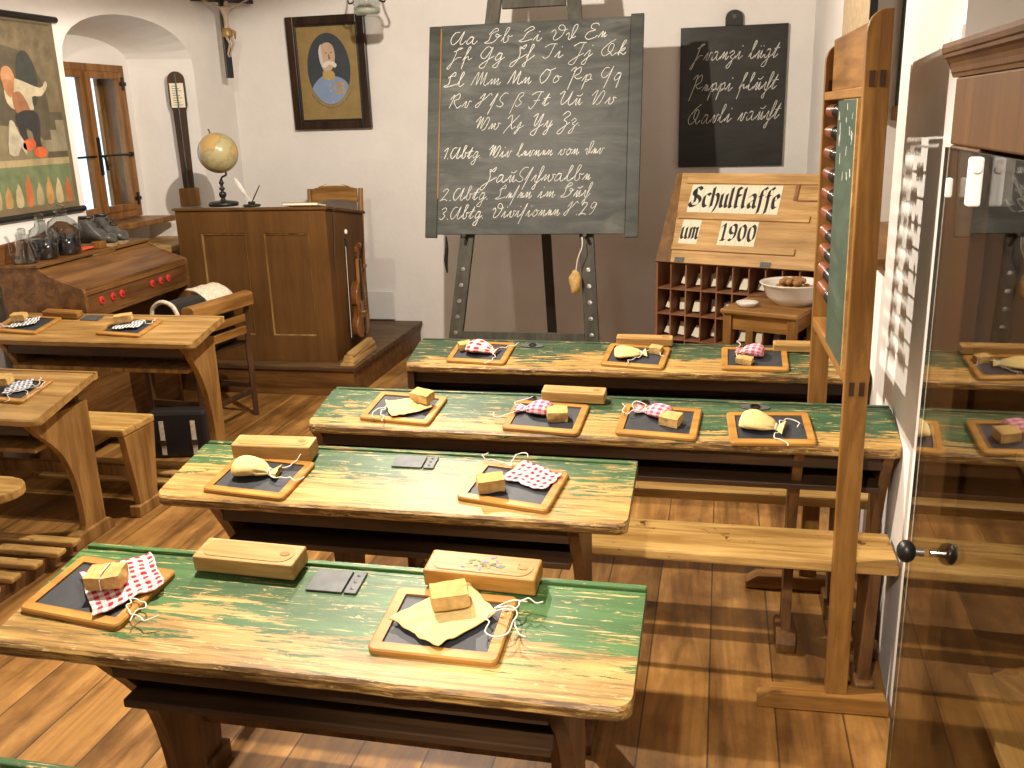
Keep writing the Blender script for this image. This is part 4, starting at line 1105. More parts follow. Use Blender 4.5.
for ch, nm in zip('um', ['u starting', 'm ending']): x = card(ch, x, LL*.2065, LL*.27, 'black letter card '+nm+' the short lower word on the pine lid', .85)
x = PW*.375
for ch, nm in zip('1900', ['1, first', '9, second', '0, third', '0, last']): x = card(ch, x, LL*.2065, LL*.27, 'black numeral card '+nm+' figure of the year on the pine lid', 1.0)
rnd = random.Random(12)
rw = ['fifth', 'fourth', 'third', 'second', 'top']; cl_ = ['first', 'second', 'third', 'fourth', 'fifth', 'sixth', 'seventh', 'eighth', 'ninth', 'tenth']
for r in (2, 3, 4):
    for c in range(NC):
        if (r, c) in ((4, 0), (4, 8)): continue
        o = thing('letter_card_stack', 'stack of letter cards leaning in the %s compartment from left, %s row of the case' % (cl_[c], rw[r]), 'letter cards',
                  tuple(pc.matrix_basis @ V((PW*(c+.5)/NC, .05+rnd.uniform(0, .06), base+r*RH+.0095))), math.atan2(PCy1-PCy0, PCx1-PCx0), group='letter card stacks in the case')
        n = rnd.randint(2, 4); a = rnd.uniform(.35, .75)
        for i in range(n):
            q = MB(); q.box(-.024, .020, 0, .002, 0, rnd.uniform(.06, .08), mat=Matrix.Translation((rnd.uniform(-.002, .002), .018*i, .012)) @ Matrix.Rotation(rnd.uniform(-.18, .22), 4, 'Y') @ Matrix.Rotation(-a, 4, 'X'))
            q.build('card', M['paper'], o)

# ---------------------------------------------------------------- little table with bowl
tb = thing('small_table', 'small worn wooden table carrying the white bowl in front of the pigeonhole case', 'table', (.268, 4.83, 0), R(-23))
q = MB(); q.box(-.20, .20, -.19, .19, .636, .660, bev=.006); q.build('table_top', M['oak_x'], tb)
for sx in (-1, 1):
    for sy in (-1, 1):
        q = MB(); q.box(sx*.165-.022, sx*.165+.022, sy*.155-.022, sy*.155+.022, 0, .635, bev=.003); q.build('leg', M['oak'], tb)
for sy in (-1, 1):
    q = MB(); q.box(-.142, .142, sy*.155-.009, sy*.155+.009, .555, .635); q.build('apron', M['oak_x'], tb)
    q = MB(); q.box(sy*.165-.009, sy*.165+.009, -.132, .132, .555, .635); q.build('apron', M['oak_y'], tb)
    q = MB(); q.box(-.142, .142, sy*.155-.009, sy*.155+.009, .18, .215); q.build('stretcher', M['oak_x'], tb)
bw = thing('enamel_bowl', 'white enamel bowl of walnuts on the small table', 'bowl', (.375, 4.885, .6605))
q = MB(); q.lathe([(.001, .004), (.085, .004), (.088, 0), (.096, 0), (.135, .045), (.155, .10), (.170, .108), (.171, .112), (.162, .113), (.149, .104), (.128, .05), (.09, .012), (.001, .010)], 40, close=False)
q.build('bowl', M['enamel'], bw, smooth=True)
rnd = random.Random(4)
for i in range(26):
    a = i*2.399; lay = 0 if i < 16 else 1
    r_n = (.098 if lay == 0 else .058)*math.sqrt(((i if lay == 0 else i-16)+.5)/(16 if lay == 0 else 10))
    nt_ = thing('walnut', 'brown walnut among those heaped in the white enamel bowl', 'walnut', (.375+r_n*math.cos(a), 4.885+r_n*math.sin(a), .6605+.066+lay*.034), rnd.uniform(0, 3), group='walnuts in the enamel bowl')
    q = MB(); q.ball((0, 0, .016), .019, 8, (1.15, .95, .92)); q.jitter(.003, 120, i); q.build('shell', M['nut'], nt_, smooth=True)
ds = thing('white_dish', 'small white dish at the front left corner of the small table', 'dish', (.145, 4.80, .6605), R(20))
q = MB(); q.lathe([(.001, .003), (.032, .003), (.034, 0), (.04, 0), (.056, .022), (.054, .024), (.036, .008), (.001, .007)], 28, close=False); q.build('dish', M['enamel'], ds, smooth=True)
# -------------------------------------------------------------- platform and lectern
pf = thing('platform', 'low brown wooden teacher platform under the tall panelled lectern', 'platform', (-2.79, 5.78, 0))
q = MB()
for i in range(7):
    a = -.675+1.345/7*i; q.box(-.66, .65, a, a+1.345/7-.003, .160, .188, bev=.003)
q.build('deck_boards', wood('platform_deck_wood', (.085, .045, .02), (.17, .095, .042), 'x', .5), pf)
q = MB(); q.box(-.655, .632, -.665, -.645, 0, .1595); q.build('front_board', M['platform'], pf)
q = MB(); q.box(.612, .632, -.6445, .66, 0, .1595); q.build('side_board', M['platform'], pf)

LX0, LX1, LY0 = -3.285, -2.300, 5.20
le = thing('lectern', 'tall brown panelled teacher lectern on the platform', 'lectern', (LX0, LY0, .1885), R(1.0))
Wl = LX1-LX0; ZF, ZB = .952, .862
q = MB()
st = [(0, .075), (.355*Wl, .445*Wl+.0), (Wl-.085, Wl)]
def panel_front(q):
    for a, b_ in ((0, .16), (.455, .575), (.865, Wl)): q.box(a, b_, 0, .024, .0, ZF-.0105, bev=.002)
    for a, b_ in ((.1602, .4548), (.5752, .8648)):
        q.box(a, b_, 0, .024, 0, .165, bev=.002); q.box(a, b_, 0, .024, .80, ZF-.0105, bev=.002)
panel_front(q); q.build('front_frame', M['brown_paint'], le)
for a, b_ in ((.150, .465), (.565, .875)):
    q = MB(); q.box(a, b_, .014, .0235, .155, .81); pp = q.build('front_panel', M['brown_paint'], le)
    q = MB()
    q.box(a+.0105, a+.0165, .002, .0138, .166, .799); q.box(b_-.0165, b_-.0105, .006, .0138, .166, .799); q.box(a+.017, b_-.017, .002, .0138, .1655, .172); q.box(a+.017, b_-.017, .006, .0138, .793, .7995)
    q.build('worn_moulding', wood('worn_moulding_'+str(a), (.20, .11, .035), (.46, .29, .11), 'z', .5), pp)
side = [(.0245, 0), (.42, 0), (.42, .36)] + [(p.x, p.y) for p in smooth([V((.42, .36)), V((.425, .45)), V((.46, .53)), V((.56, .60)), V((.615, .68)), V((.62, .78)), V((.62, ZB-.006))], 4)][1:] + [(.0245, ZF-.012)]
for x0 in (.002, Wl-.024):
    q = MB(); q.prism(side, x0, x0+.022, 'x'); q.build('side_panel', M['brown_paint'], le)
q = MB(); q.box(.0245, Wl-.0245, .40, .418, 0, .5); q.build('rear_board', M['brown_paint'], le)
q = MB(); q.prism([(-.012, ZF), (.02, ZF+.004), (.64, ZB+.004), (.64, ZB-.012), (.02, ZF-.010), (-.012, ZF-.010)], -.012, Wl+.012, 'x'); q.build('sloping_top', M['brown_paint'], le)
def ltop(x, d): return (LX0+x, LY0+d, .1885+ZF+.005+(ZB-ZF)*(d-.02)/.62)
tl = math.atan((ZB-ZF)/.62)

gb = thing('globe', 'old yellowed globe on a black turned stand on the lectern', 'globe', V(ltop(.265, .13)) + V((0, 0, .028)))
q = MB(); q.lathe([(.001, -.012), (.088, -.012), (.092, .004), (.085, .012), (.055, .018), (.02, .022), (.014, .03), (.012, .036), (.020, .046), (.024, .058), (.020, .070), (.010, .076), (.009, .082), (.018, .09), (.018, .097), (.009, .103), (.010, .118), (.017, .128), (.011, .138), (.008, .15), (.001, .152)], 28, close=False)
q.build('turned_stand', M['black'], gb, smooth=True)
q = MB(); q.tube([(0, 0, .150), (.012, 0, .165), (.032, 0, .172), (.040, 0, .182), (.034, 0, .192)], .006, 8, sm=4); q.build('axis_arm', M['black'], gb)
mg, nt, b = mat_new('globe_map'); 
v_ = coords(nt, (1, 1, 1), (.3, .2, .9)); n_ = tex_noise(nt, v_, 8.5, 6, .6)
c_ = mix(nt, ramp(nt, [(.50, (0, 0, 0)), (.525, (1, 1, 1))], n_), (.42, .36, .19), (.50, .33, .12))
nt.links.new(mix(nt, math_(nt, 'MULTIPLY', ramp(nt, [(.45, (0, 0, 0)), (.5, (1, 1, 1)), (.55, (0, 0, 0))], n_), .45), c_, (.20, .17, .08)), b.inputs['Base Color'])
b.inputs['Roughness'].default_value = .25
q = MB(); q.ball((0, 0, 0), .121, 24)
q.build('globe_ball', mg, gb, smooth=True, loc=(.0, 0, .308), rot=(0, R(-20), 0))
q = MB(); q.tube([(-.038, 0, .418), (-.044, 0, .446), (-.050, 0, .450)], .004, 8); q.build('pole_pin', M['black'], gb)

iw = thing('inkwell_dish', 'small flat inkwell tray holding the quill pens on the lectern', 'inkwell', V(ltop(.46, .12)) + V((0, 0, .015)))
q = MB(); q.lathe([(.001, -.006), (.05, -.006), (.055, .004), (.05, .008), (.022, .008), (.022, .024), (.015, .026), (.013, .012), (.001, .012)], 24, close=False); q.build('inkwell', M['black'], iw, smooth=True)
for nm, lab, mt, tip in (('quill_pen', 'white goose quill leaning left from the inkwell on the lectern', M['enamel'], (-.115, .03, .155)), ('pen_holder', 'dark pen holder leaning right from the inkwell on the lectern', M['dark_z'], (.06, .01, .105))):
    p_ = thing(nm, lab, 'pen', V(ltop(.46, .12)) + V((0, 0, .032)))
    q = MB()
    if nm == 'quill_pen':
        q.tube([(0, 0, 0), tuple(c*.55 for c in tip), tip], [.0025, .003, .001], 6)
        q.build('shaft', mt, p_)
        d = V(tip); s_ = d.cross(V((0, 1, 0))).normalized()
        q = MB(); L_ = [(.3, 0, 0), (.45, .012, -.008), (.7, .015, -.011), (.9, .010, -.007), (1.0, 0, 0)]
        q._fin([d*t + s_*a for t, a, c in L_] + [d*t + s_*c for t, a, c in L_[1:-1][::-1]], [tuple(range(8))])
        o = q.build('feather_vane', mt, p_); md = o.modifiers.new('t', 'SOLIDIFY'); md.thickness = .0015
    else:
        q.tube([(0, 0, 0), tuple(c*.3 for c in tip), tip], [.002, .0045, .003], 8); q.build('holder', mt, p_)
bk = thing('closed_book', 'thin brown closed book lying on the lectern right of the pens', 'book', V(ltop(.79, .16)) + V((0, 0, .009)), rot=(tl, 0, R(3)))
q = MB(); q.box(-.115, .115, -.075, .075, .002, .004); q.box(-.115, .115, -.075, .075, .018, .0205); q.box(-.115, -.1125, -.075, .075, .004, .018); q.build('cover', M['oak_x'], bk)
q = MB(); q.box(-.112, .111, -.072, .072, .0041, .0179); q.build('pages', M['paper'], bk)

def chair_back(ch, w, z0, z1, posts=True):
    pass
tc_ = thing('teacher_chair', 'wooden chair with shaped top rail standing behind the lectern', 'chair', (-2.66, 6.02, .191), R(2))
for sx in (-1, 1):
    q = MB(); q.tube([(sx*.18, .20, 0), (sx*.185, .17, .43), (sx*.187, .20, .75), (sx*.19, .235, .985)], [.019, .022, .020, .017], 10, sm=3); q.build('rear_leg', M['oak'], tc_)
    q = MB(); q.cyl((sx*.19, -.17, 0), (sx*.18, -.16, .43), .018, .023, 10); q.build('front_leg', M['oak'], tc_)
    q = MB(); q.cyl((sx*.186, -.15, .2), (sx*.182, .17, .2), .011, n=8); q.build('side_stretcher', M['oak_y'], tc_)
q = MB(); q.box(-.215, .215, -.20, .185, .431, .462, bev=.01); q.build('seat', M['oak_x'], tc_)
top = [(-.168, .89)] + [(p.x, p.y) for p in smooth([V((-.168, .985)), V((-.12, .992)), V((-.09, 1.002)), V((0, 1.006)), V((.09, 1.002)), V((.12, .992)), V((.168, .985))], 4)] + [(.168, .89), (.09, .905), (0, .91), (-.09, .905)]
q = MB(); q.prism(top, .208, .228, 'y', .003); q.build('top_rail', M['oak_x'], tc_)
q = MB(); q.box(-.166, .166, .193, .209, .66, .72, bev=.003); q.build('back_slat', M['oak_x'], tc_)
q = MB(); q.cyl((-.175, .185, .25), (.175, .185, .25), .011, n=8); q.build('rear_stretcher', M['oak_x'], tc_)

# violin on the right side of the lectern
vi = thing('violin', 'brown violin hanging scroll up on the right side of the lectern', 'violin', (-2.245, 5.525, .29), rot=(0, 0, R(1.0)+R(90)))
def vio(s=1.0):
    half = [(0, .0), (.055, .003), (.095, .03), (.104, .075), (.09, .118), (.062, .140), (.057, .175), (.064, .205), (.078, .222), (.083, .262), (.070, .308), (.035, .345), (0, .355)]
    p = smooth([V((a, b_, 0)) for a, b_ in half], 4)
    pts = [(v.x*s, v.y) for v in p]
    return pts + [(-a, b_) for a, b_ in pts[::-1][1:-1]]
M['violin'] = plain('violin_varnish', (.30, .125, .028), .22, var=.3, scale=9)
M['violin_back'] = plain('violin_rib_varnish', (.16, .06, .015), .25, var=.2)
# local: x across, z along, -y toward the viewer of the front
q = MB(); q.prism([(a, b_) for a, b_ in vio()], -.004, .028, 'y'); q.build('ribs', M['violin_back'], vi)
for nm, h0, h1, mt in (('front_plate', -.012, -.0042, M['violin']), ('back_plate', .0282, .034, M['violin_back'])):
    q = MB(); q.prism([(a*1.035, b_*1.012-.002) for a, b_ in vio()], h0, h1, 'y', .002); fp = q.build(nm, mt, vi)
    if nm == 'front_plate':
        q = MB()
        for s in (-1, 1): q.tube([(s*.030, -.0128, .215), (s*.036, -.0128, .21), (s*.036, -.0128, .19), (s*.046, -.0128, .165), (s*.046, -.0128, .145), (s*.052, -.0128, .14)], .0022, 6, sm=3)
        q.build('sound_hole', M['black'], fp)
q = MB(); q.prism([(-.012, .35), (.012, .35), (.010, .50), (-.010, .50)], -.012, .010, 'y', .003); q.build('neck', M['violin'], vi)
q = MB(); q.prism([(-.021, .235), (.021, .235), (.012, .495), (-.012, .495)], -.0215, -.0145, 'y', .001); q.build('fingerboard', M['black'], vi)
q = MB(); q.prism([(-.018, .12), (.018, .12), (.011, .02), (-.011, .02)], -.026, -.020, 'y', .001); q.box(-.008, .008, -.021, -.0125, .0, .02); q.build('tailpiece', M['black'], vi)
q = MB(); q.prism([(-.020, -.0128), (-.016, -.034), (.016, -.034), (.020, -.0128)], .158, .162, 'z'); q.build('bridge', M['pale_x'], vi)
q = MB(); q.box(-.010, .010, -.010, .012, .5005, .575, bev=.003); q.tube([(0, -.004, .572), (0, -.012, .592), (0, -.026, .594), (0, -.030, .580), (0, -.020, .576)], .008, 10, sm=4); q.build('scroll', M['violin_back'], vi)
for i, (s, z) in enumerate(((-1, .515), (1, .527), (-1, .543), (1, .555))):
    q = MB(); q.cyl((s*.0105, 0, z), (s*.030, 0, z), .0035, n=8); q.ball((s*.034, 0, z), .007, 6, (.7, .5, 1)); q.build('tuning_peg', M['black'], vi)
q = MB()
for s in (-1, -.33, .33, 1): q.tube([(s*.006, -.0262, .09), (s*.011, -.0345, .16), (s*.006, -.0225, .50)], .0006, 4)
q.build('strings', M['chrome'], vi)
bo = thing('violin_bow', 'violin bow with white end hanging behind the violin on the lectern side', 'bow', (-2.262, 5.395, .30), rot=(R(-2), 0, R(1.0)))
q = MB(); q.tube([(0, 0, 0), (0, .012, .25), (0, .008, .52), (0, 0, .66)], [.003, .004, .0045, .005], 8, sm=4); q.build('stick', M['dark_z'], bo)
q = MB(); q.box(-.0055, .0055, -.022, -.0005, .585, .635, bev=.002); q.build('frog', M['black'], bo)
q = MB(); q.box(-.0012, .0012, -.020, -.017, .01, .585); q.build('bow_hair', M['string'], bo)
q = MB(); q.lathe([(.001, .66), (.008, .662), (.010, .672), (.008, .684), (.001, .688)], 10); q.build('white_button', M['enamel'], bo)
cn = thing('hanging_pointer', 'thin dark cane hanging at the front right corner of the lectern', 'cane', (-2.274, 5.235, .80), rot=(R(-9), 0, 0))
q = MB(); q.tube([(0, 0, 0), (0, .004, .16), (0, 0, .31)], [.0035, .0045, .005], 8); q.build('rod', M['dark_z'], cn)
q = MB(); q.lathe([(.001, .3102), (.0075, .312), (.0085, .32), (.0075, .328), (.001, .33)], 10); q.build('knob', M['black'], cn)
wg = thing('stacked_slats', 'small stack of pale wooden slats lying at the lectern foot on the platform edge', 'wooden slats', (-2.215, 5.36, .1885), R(3))
for i, (a, z, tl_) in enumerate(((-.03, 0, 0), (-.026, .0205, 1), (-.02, .041, -1), (-.03, .0615, 1))):
    q = MB(); q.prism([(-.045+.011*i, 0), (.045-.002*i, 0), (.040-.004*i, .019), (-.038+.011*i, .019)], -.235+.01*i, .24-.012*i, 'y', .002, mat=Matrix.Translation((0, 0, z+.0005)) @ Matrix.Rotation(R(tl_), 4, 'Z')); q.build('slat', M['pale_y'], wg)
wp_ = thing('wall_panel', 'small white panel low on the back wall beside the lectern', 'panel', (-2.45, 6.436, .20))
q = MB(); q.box(-.12, .10, -.006, .010, .0, .21, bev=.003); q.build('panel_face', M['white_plastic'], wp_)

# ------------------------------------------------------------------ pictures on the walls
pt = thing('framed_portrait', 'dark framed oval portrait of an officer in pale blue tunic on the back wall', 'picture', (-2.71, 6.425, 1.58), rot=(R(1.2), 0, 0))
fw, fh, fb = .29, .755, .058
q = MB()
for x0, x1, z0, z1 in ((-fw, -fw+fb, 0, fh), (fw-fb, fw, 0, fh), (-fw+fb, fw-fb, 0, fb), (-fw+fb, fw-fb, fh-fb, fh)): q.box(x0, x1, -.022, .014, z0, z1, bev=.005)
q.build('frame', wood('dark_picture_frame', (.020, .010, .006), (.05, .024, .012), 'z', .3), pt)
q = MB(); t_i = .010
for x0, x1, z0, z1 in ((-fw+fb, -fw+fb+t_i, fb, fh-fb), (fw-fb-t_i, fw-fb, fb, fh-fb), (-fw+fb+t_i, fw-fb-t_i, fb, fb+t_i), (-fw+fb+t_i, fw-fb-t_i, fh-fb-t_i, fh-fb)): q.box(x0, x1, -.016, .010, z0, z1, bev=.002)
q.build('inner_slip', M['black'], pt)
q = MB(); q.box(-fw+fb+.004, fw-fb-.004, .0, .006, fb+.004, fh-fb-.004); q.build('mount', plain('gold_brown_mount', (.27, .185, .065), .5, var=.15), pt)
def ell(cx, cz, a, b_, n=40): return [(cx+a*math.cos(2*PI*i/n), cz+b_*math.sin(2*PI*i/n)) for i in range(n)]
OCX, OCZ, OA, OB = 0, .405, .160, .238
def clip(pts):
    out = []
    for x, z in pts:
        k = math.hypot((x-OCX)/OA, (z-OCZ)/OB)
        out.append((OCX+(x-OCX)/k*.995, OCZ+(z-OCZ)/k*.995) if k > .995 else (x, z))
    return out
q = MB(); q.poly(ell(OCX, OCZ, OA, OB, 60), 'y', -.0012); ov = q.build('oval_picture', plain('portrait_ground', (.035, .045, .055), .5, var=.2), pt)
def art(parent, name, pts, h, c, sm_=0):
    if sm_: pts = [(p.x, p.y) for p in smooth([V((a, b_, 0)) for a, b_ in pts], sm_, True)]
    q = MB(); q.poly(clip(pts) if parent is ov else pts, 'y', h); return q.build(name, plain('portrait_'+name, c, .55, var=.08), parent)
art(ov, 'tunic', [(-.15, .20), (-.14, .27), (-.10, .325), (-.045, .36), (.03, .36), (.10, .335), (.14, .29), (.16, .22), (.11, .17), (0, .13), (-.1, .17)], -.0016, (.20, .28, .44), 4)
art(ov, 'collar', [(-.045, .345), (-.04, .395), (.03, .39), (.04, .345), (0, .33)], -.0020, (.42, .30, .10), 3)
art(ov, 'face', [(-.04, .40), (-.058, .46), (-.058, .52), (-.04, .565), (0, .58), (.035, .565), (.052, .52), (.05, .46), (.03, .41), (0, .392)], -.0024, (.52, .36, .25), 4)
art(ov, 'side_hair', [(-.062, .46), (-.066, .53), (-.045, .572), (-.045, .53), (-.040, .47), (-.030, .43), (-.05, .43)], -.0028, (.55, .53, .50), 3)
art(ov, 'moustache', [(-.05, .425), (-.02, .452), (.012, .458), (.045, .448), (.062, .43), (.045, .412), (.012, .435), (-.022, .415)], -.0031, (.66, .63, .58), 3)
q = MB()
for x in (-.012, .026): q.poly(ell(x, .512, .008, .004, 12), 'y', -.0033)
q.poly([(.004, .505), (.012, .505), (.018, .470), (.004, .468)], 'y', -.0032)
q.build('eyes_and_nose', plain('portrait_features', (.20, .12, .08), .6), ov)
q = MB(); rnd = random.Random(2)
for i in range(9): q.poly(ell(.045+.026*(i % 3)+rnd.uniform(-.004, .004), .305-.028*(i//3), .010, .012, 10), 'y', -.0024-.0001*i)
q.build('medals', plain('portrait_medals', (.50, .28, .05), .4, var=.4), ov)
q = MB()
for i in range(5): q.poly(ell(-.005+.004*i, .335-.038*i, .005, .005, 8), 'y', -.0026)
q.build('buttons', plain('portrait_buttons', (.50, .42, .22), .4), ov)
q = MB(); rnd = random.Random(9)
for i in range(30):                                # curved caption line under the oval, too small to read
    a = R(-140+100*i/29); px = OCX+(OA+.020)*math.cos(a)*1.02; pz = OCZ+(OB+.022)*math.sin(a)
    if i % 7 == 3: continue
    q.tube([(px-.003, -.0006, pz-.005), (px+rnd.uniform(-.003, .003), -.0006, pz+.006), (px+.003, -.0006, pz-.004)], .0011, 5)
q.build('caption', plain('portrait_caption', (.06, .035, .02), .6), pt)

# crucifix in the corner
cx = thing('crucifix', 'dark wooden crucifix with a pale carved figure high in the left corner', 'crucifix', (-3.333, 6.16, 1.94), R(51))
q = MB(); q.box(-.024, .024, -.012, .012, 0, .70, bev=.003); q.build('upright', M['black'], cx)
q = MB(); q.box(-.22, -.0245, -.010, .010, .485, .53, bev=.003); q.box(.0245, .22, -.010, .010, .485, .53, bev=.003); q.build('crossbeam', M['black'], cx)
def skin_fig(name, verts, edges, mat, parent, lv=2):
    me = bpy.data.meshes.new(name); me.from_pydata([v[:3] for v in verts], edges, []); me.materials.append(mat)
    o = bpy.data.objects.new(name, me); COL.objects.link(o); o.parent = parent
    sk = o.modifiers.new('skin', 'SKIN'); sk.use_smooth_shade = True
    if not me.skin_vertices: bpy.context.view_layer.objects.active = o
    lay = me.skin_vertices[0].data if me.skin_vertices else None
    if lay:
        for i, v in enumerate(verts): lay[i].radius = (v[3], v[3]*(v[4] if len(v) > 4 else 1)); lay[i].use_root = (i == 0)
    ss = o.modifiers.new('sub', 'SUBSURF'); ss.levels = lv; ss.render_levels = lv
    return o
Y_ = -.030
fv = [(0, Y_, .31, 0.0160), (0, Y_-.004, .37, 0.0176), (0, Y_-.004, .43, 0.0208), (0, Y_-.004, .455, 0.0096), (.008, Y_-.016, .480, 0.0160), (.010, Y_-.018, .502, 0.0128),
      (.045, Y_, .452, 0.0088), (.11, Y_+.006, .478, 0.0064), (.185, Y_+.014, .512, 0.0056), (-.045, Y_, .452, 0.0088), (-.11, Y_+.006, .478, 0.0064), (-.185, Y_+.014, .512, 0.0056),
      (.018, Y_, .285, 0.0112), (.030, Y_-.022, .225, 0.0088), (.010, Y_+.002, .155, 0.0064), (.006, Y_-.012, .135, 0.0056), (-.018, Y_, .285, 0.0112), (.004, Y_-.022, .220, 0.0088), (-.008, Y_+.002, .155, 0.0064), (-.006, Y_-.012, .130, 0.0056)]
fe = [(0, 1), (1, 2), (2, 3), (3, 4), (4, 5), (2, 6), (6, 7), (7, 8), (2, 9), (9, 10), (10, 11), (0, 12), (12, 13), (13, 14), (14, 15), (0, 16), (16, 17), (17, 18), (18, 19)]
skin_fig('carved_figure', fv, fe, M['skin'], cx)
q = MB(); q.lathe([(.030, .262), (.037, .275), (.032, .30), (.028, .318), (.020, .320)], 14, Matrix.Translation((0, Y_, 0)), close=False); q.tube([(.03, Y_-.01, .30), (.05, Y_-.012, .295), (.052, Y_-.006, .25)], [.012, .012, .004], 8); q.build('loincloth', M['gilt'], cx, smooth=True)
q = MB(); q.ball((.008, Y_-.012, .495), .021, 8, (1, .9, .7)); q.jitter(.004, 90, 1); q.build('hair', M['dark_z'], cx)

# stick barometer on the niche reveal
ba = thing('barometer', 'long dark wooden stick barometer hanging on the reveal of the window niche', 'barometer', (-3.555, 5.845, 1.105), math.atan2(-(5.93-5.78), 0.39)*-1)
q = MB(); pts = [(-.034, .12), (-.034, .60), (-.055, .66), (-.055, .82)] + [(.055*-math.cos(PI*k/10), .82+.055*math.sin(PI*k/10)) for k in range(11)] + [(.055, .66), (.034, .60), (.034, .12)]
q.prism(pts, -.026, -.004, 'y', .004); q.build('backboard', M['dark_z'], ba)
q = MB(); q.box(-.062, .062, -.06, -.004, 0, .119, bev=.005); q.build('cistern_box', M['oak'], ba)
q = MB(); q.box(-.044, .044, -.031, -.0265, .645, .80); q.build('paper_scale', M['paper'], ba)
q = MB()
for i in range(9): q.box(-.03, .03-.012*(i % 3), -.0325, -.0312, .66+.015*i, .663+.015*i)
q.build('scale_marks', M['ink_print'], ba)
q = MB(); q.cyl((0, -.034, .10), (0, -.034, .86), .005, n=10); q.build('glass_tube', M['steel'], ba)

# school wall chart
wc = thing('wall_chart', 'old coloured school wall chart between black rods on the left wall', 'poster', (XL+.012, 4.11, 1.22))
q = MB(); q.box(-.006, -.003, -.46, .455, .0, .955); q.build('chart_sheet', plain('chart_paper', (.15, .115, .062), .75, var=.2, scale=6), wc)
for z in (-.012, .965):
    q = MB(); q.cyl((.001, -.475, z), (.001, .485, z), .016, n=12); q.build('hanging_rod', M['black'], wc)
CH = {}
def ch(name, pts, h, c, sm_=0, var=.25):
    if name in ('shirt', 'waistcoat', 'head', 'beard', 'breeches', 'red_stocking', 'red_shoe', 'white_dog'): pts = [(a+.085, b_) for a, b_ in pts]
    if sm_: pts = [(p.x, p.y) for p in smooth([V((a, b_, 0)) for a, b_ in pts], sm_, True)]
    key = tuple(c)
    if key not in CH: CH[key] = plain('chart_'+name, c, .75, var=var, scale=14)
    q = MB(); q.poly(pts, 'x', -.003+h*.0004); return q.build(name, CH[key], wc)
ch('painted_scene', [(-.43, .27), (.425, .27), (.425, .94), (-.43, .94)], 1, (.085, .07, .042))
ch('painted_archway', [(-.05, .93), (.425, .93), (.425, .50), (.33, .50), (.32, .62), (.26, .74), (.16, .80), (.05, .82), (-.05, .80)], 2, (.15, .115, .065), 0)
for i in range(6): ch('carved_leaf', ell(.08+.058*i, .875-.035*max(0, i-3), .020, .030, 10), 3, (.13, .10, .055))
ch('dark_niche', ell(.20, .66, .075, .14, 24), 3, (.04, .042, .036))
ch('stone_steps', [(.26, .30), (.425, .30), (.425, .46), (.36, .46), (.36, .41), (.31, .41), (.31, .36), (.26, .36)], 4, (.22, .19, .12))
ch('hanging_cloth', [(-.18, .92), (-.08, .92), (-.06, .72), (-.10, .66), (-.14, .70)], 3, (.42, .36, .24), 3)
ch('painted_ground', [(-.43, .27), (.26, .27), (.20, .40), (-.10, .44), (-.43, .40)], 2, (.19, .155, .085), 2)
ch('shirt', [(-.03, .52), (-.06, .60), (.0, .66), (.08, .65), (.20, .62), (.245, .655), (.255, .63), (.20, .58), (.13, .575), (.12, .50)], 5, (.44, .38, .26), 3)
ch('waistcoat', [(.0, .50), (-.01, .58), (.04, .60), (.08, .56), (.10, .49)], 6, (.27, .12, .055), 3)
ch('head', ell(-.022, .665, .047, .055, 20), 6, (.42, .21, .10))
ch('beard', [(-.06, .65), (-.055, .60), (-.02, .57), (.01, .61), (.0, .65)], 7, (.36, .16, .07), 3)
ch('breeches', [(-.01, .49), (.12, .51), (.16, .46), (.14, .36), (.145, .315), (.10, .315), (.09, .40), (.05, .42), (.06, .345), (.09, .33), (.02, .315), (-.0, .40)], 7, (.030, .028, .028), 2)
ch('red_stocking', [(.02, .36), (.085, .37), (.10, .33), (.02, .315)], 8, (.52, .095, .03), 2)
ch('red_shoe', ell(.125, .30, .05, .028, 14), 9, (.55, .11, .03))
ch('red_shoe', ell(.045, .335, .04, .024, 14), 9, (.55, .11, .03))
ch('white_dog', [(-.10, .30), (-.08, .40), (-.06, .46), (-.03, .45), (-.01, .40), (.03, .34), (.02, .29), (-.01, .33), (-.04, .29)], 9, (.40, .36, .26), 2)
ch('painted_border', [(-.43, .235), (.425, .235), (.425, .268), (-.43, .268)], 3, (.34, .27, .14))
ch('frieze_ground', [(-.43, .035), (.425, .035), (.425, .235), (-.43, .235)], 1, (.14, .175, .085))
rnd = random.Random(8)
for i in range(11):
    y0 = -.37+.075*i; cc = [(.40, .22, .08), (.45, .36, .20), (.42, .13, .045), (.34, .28, .14)][i % 4]; hh = rnd.uniform(.10, .16)
    ch('frieze_figure', [(y0-.025, .04), (y0-.02, .04+hh*.6), (y0-.005, .04+hh*.8), (y0+.005, .04+hh), (y0+.018, .04+hh*.8), (y0+.028, .04+hh*.45), (y0+.022, .04)], 3+(i % 3), cc, 2)

# ------------------------------------------------------------------------ harmonium
og = thing('harmonium', 'brown harmonium with six red felt dots against the left wall', 'harmonium', (-3.40, 3.815, 0), R(3.4))
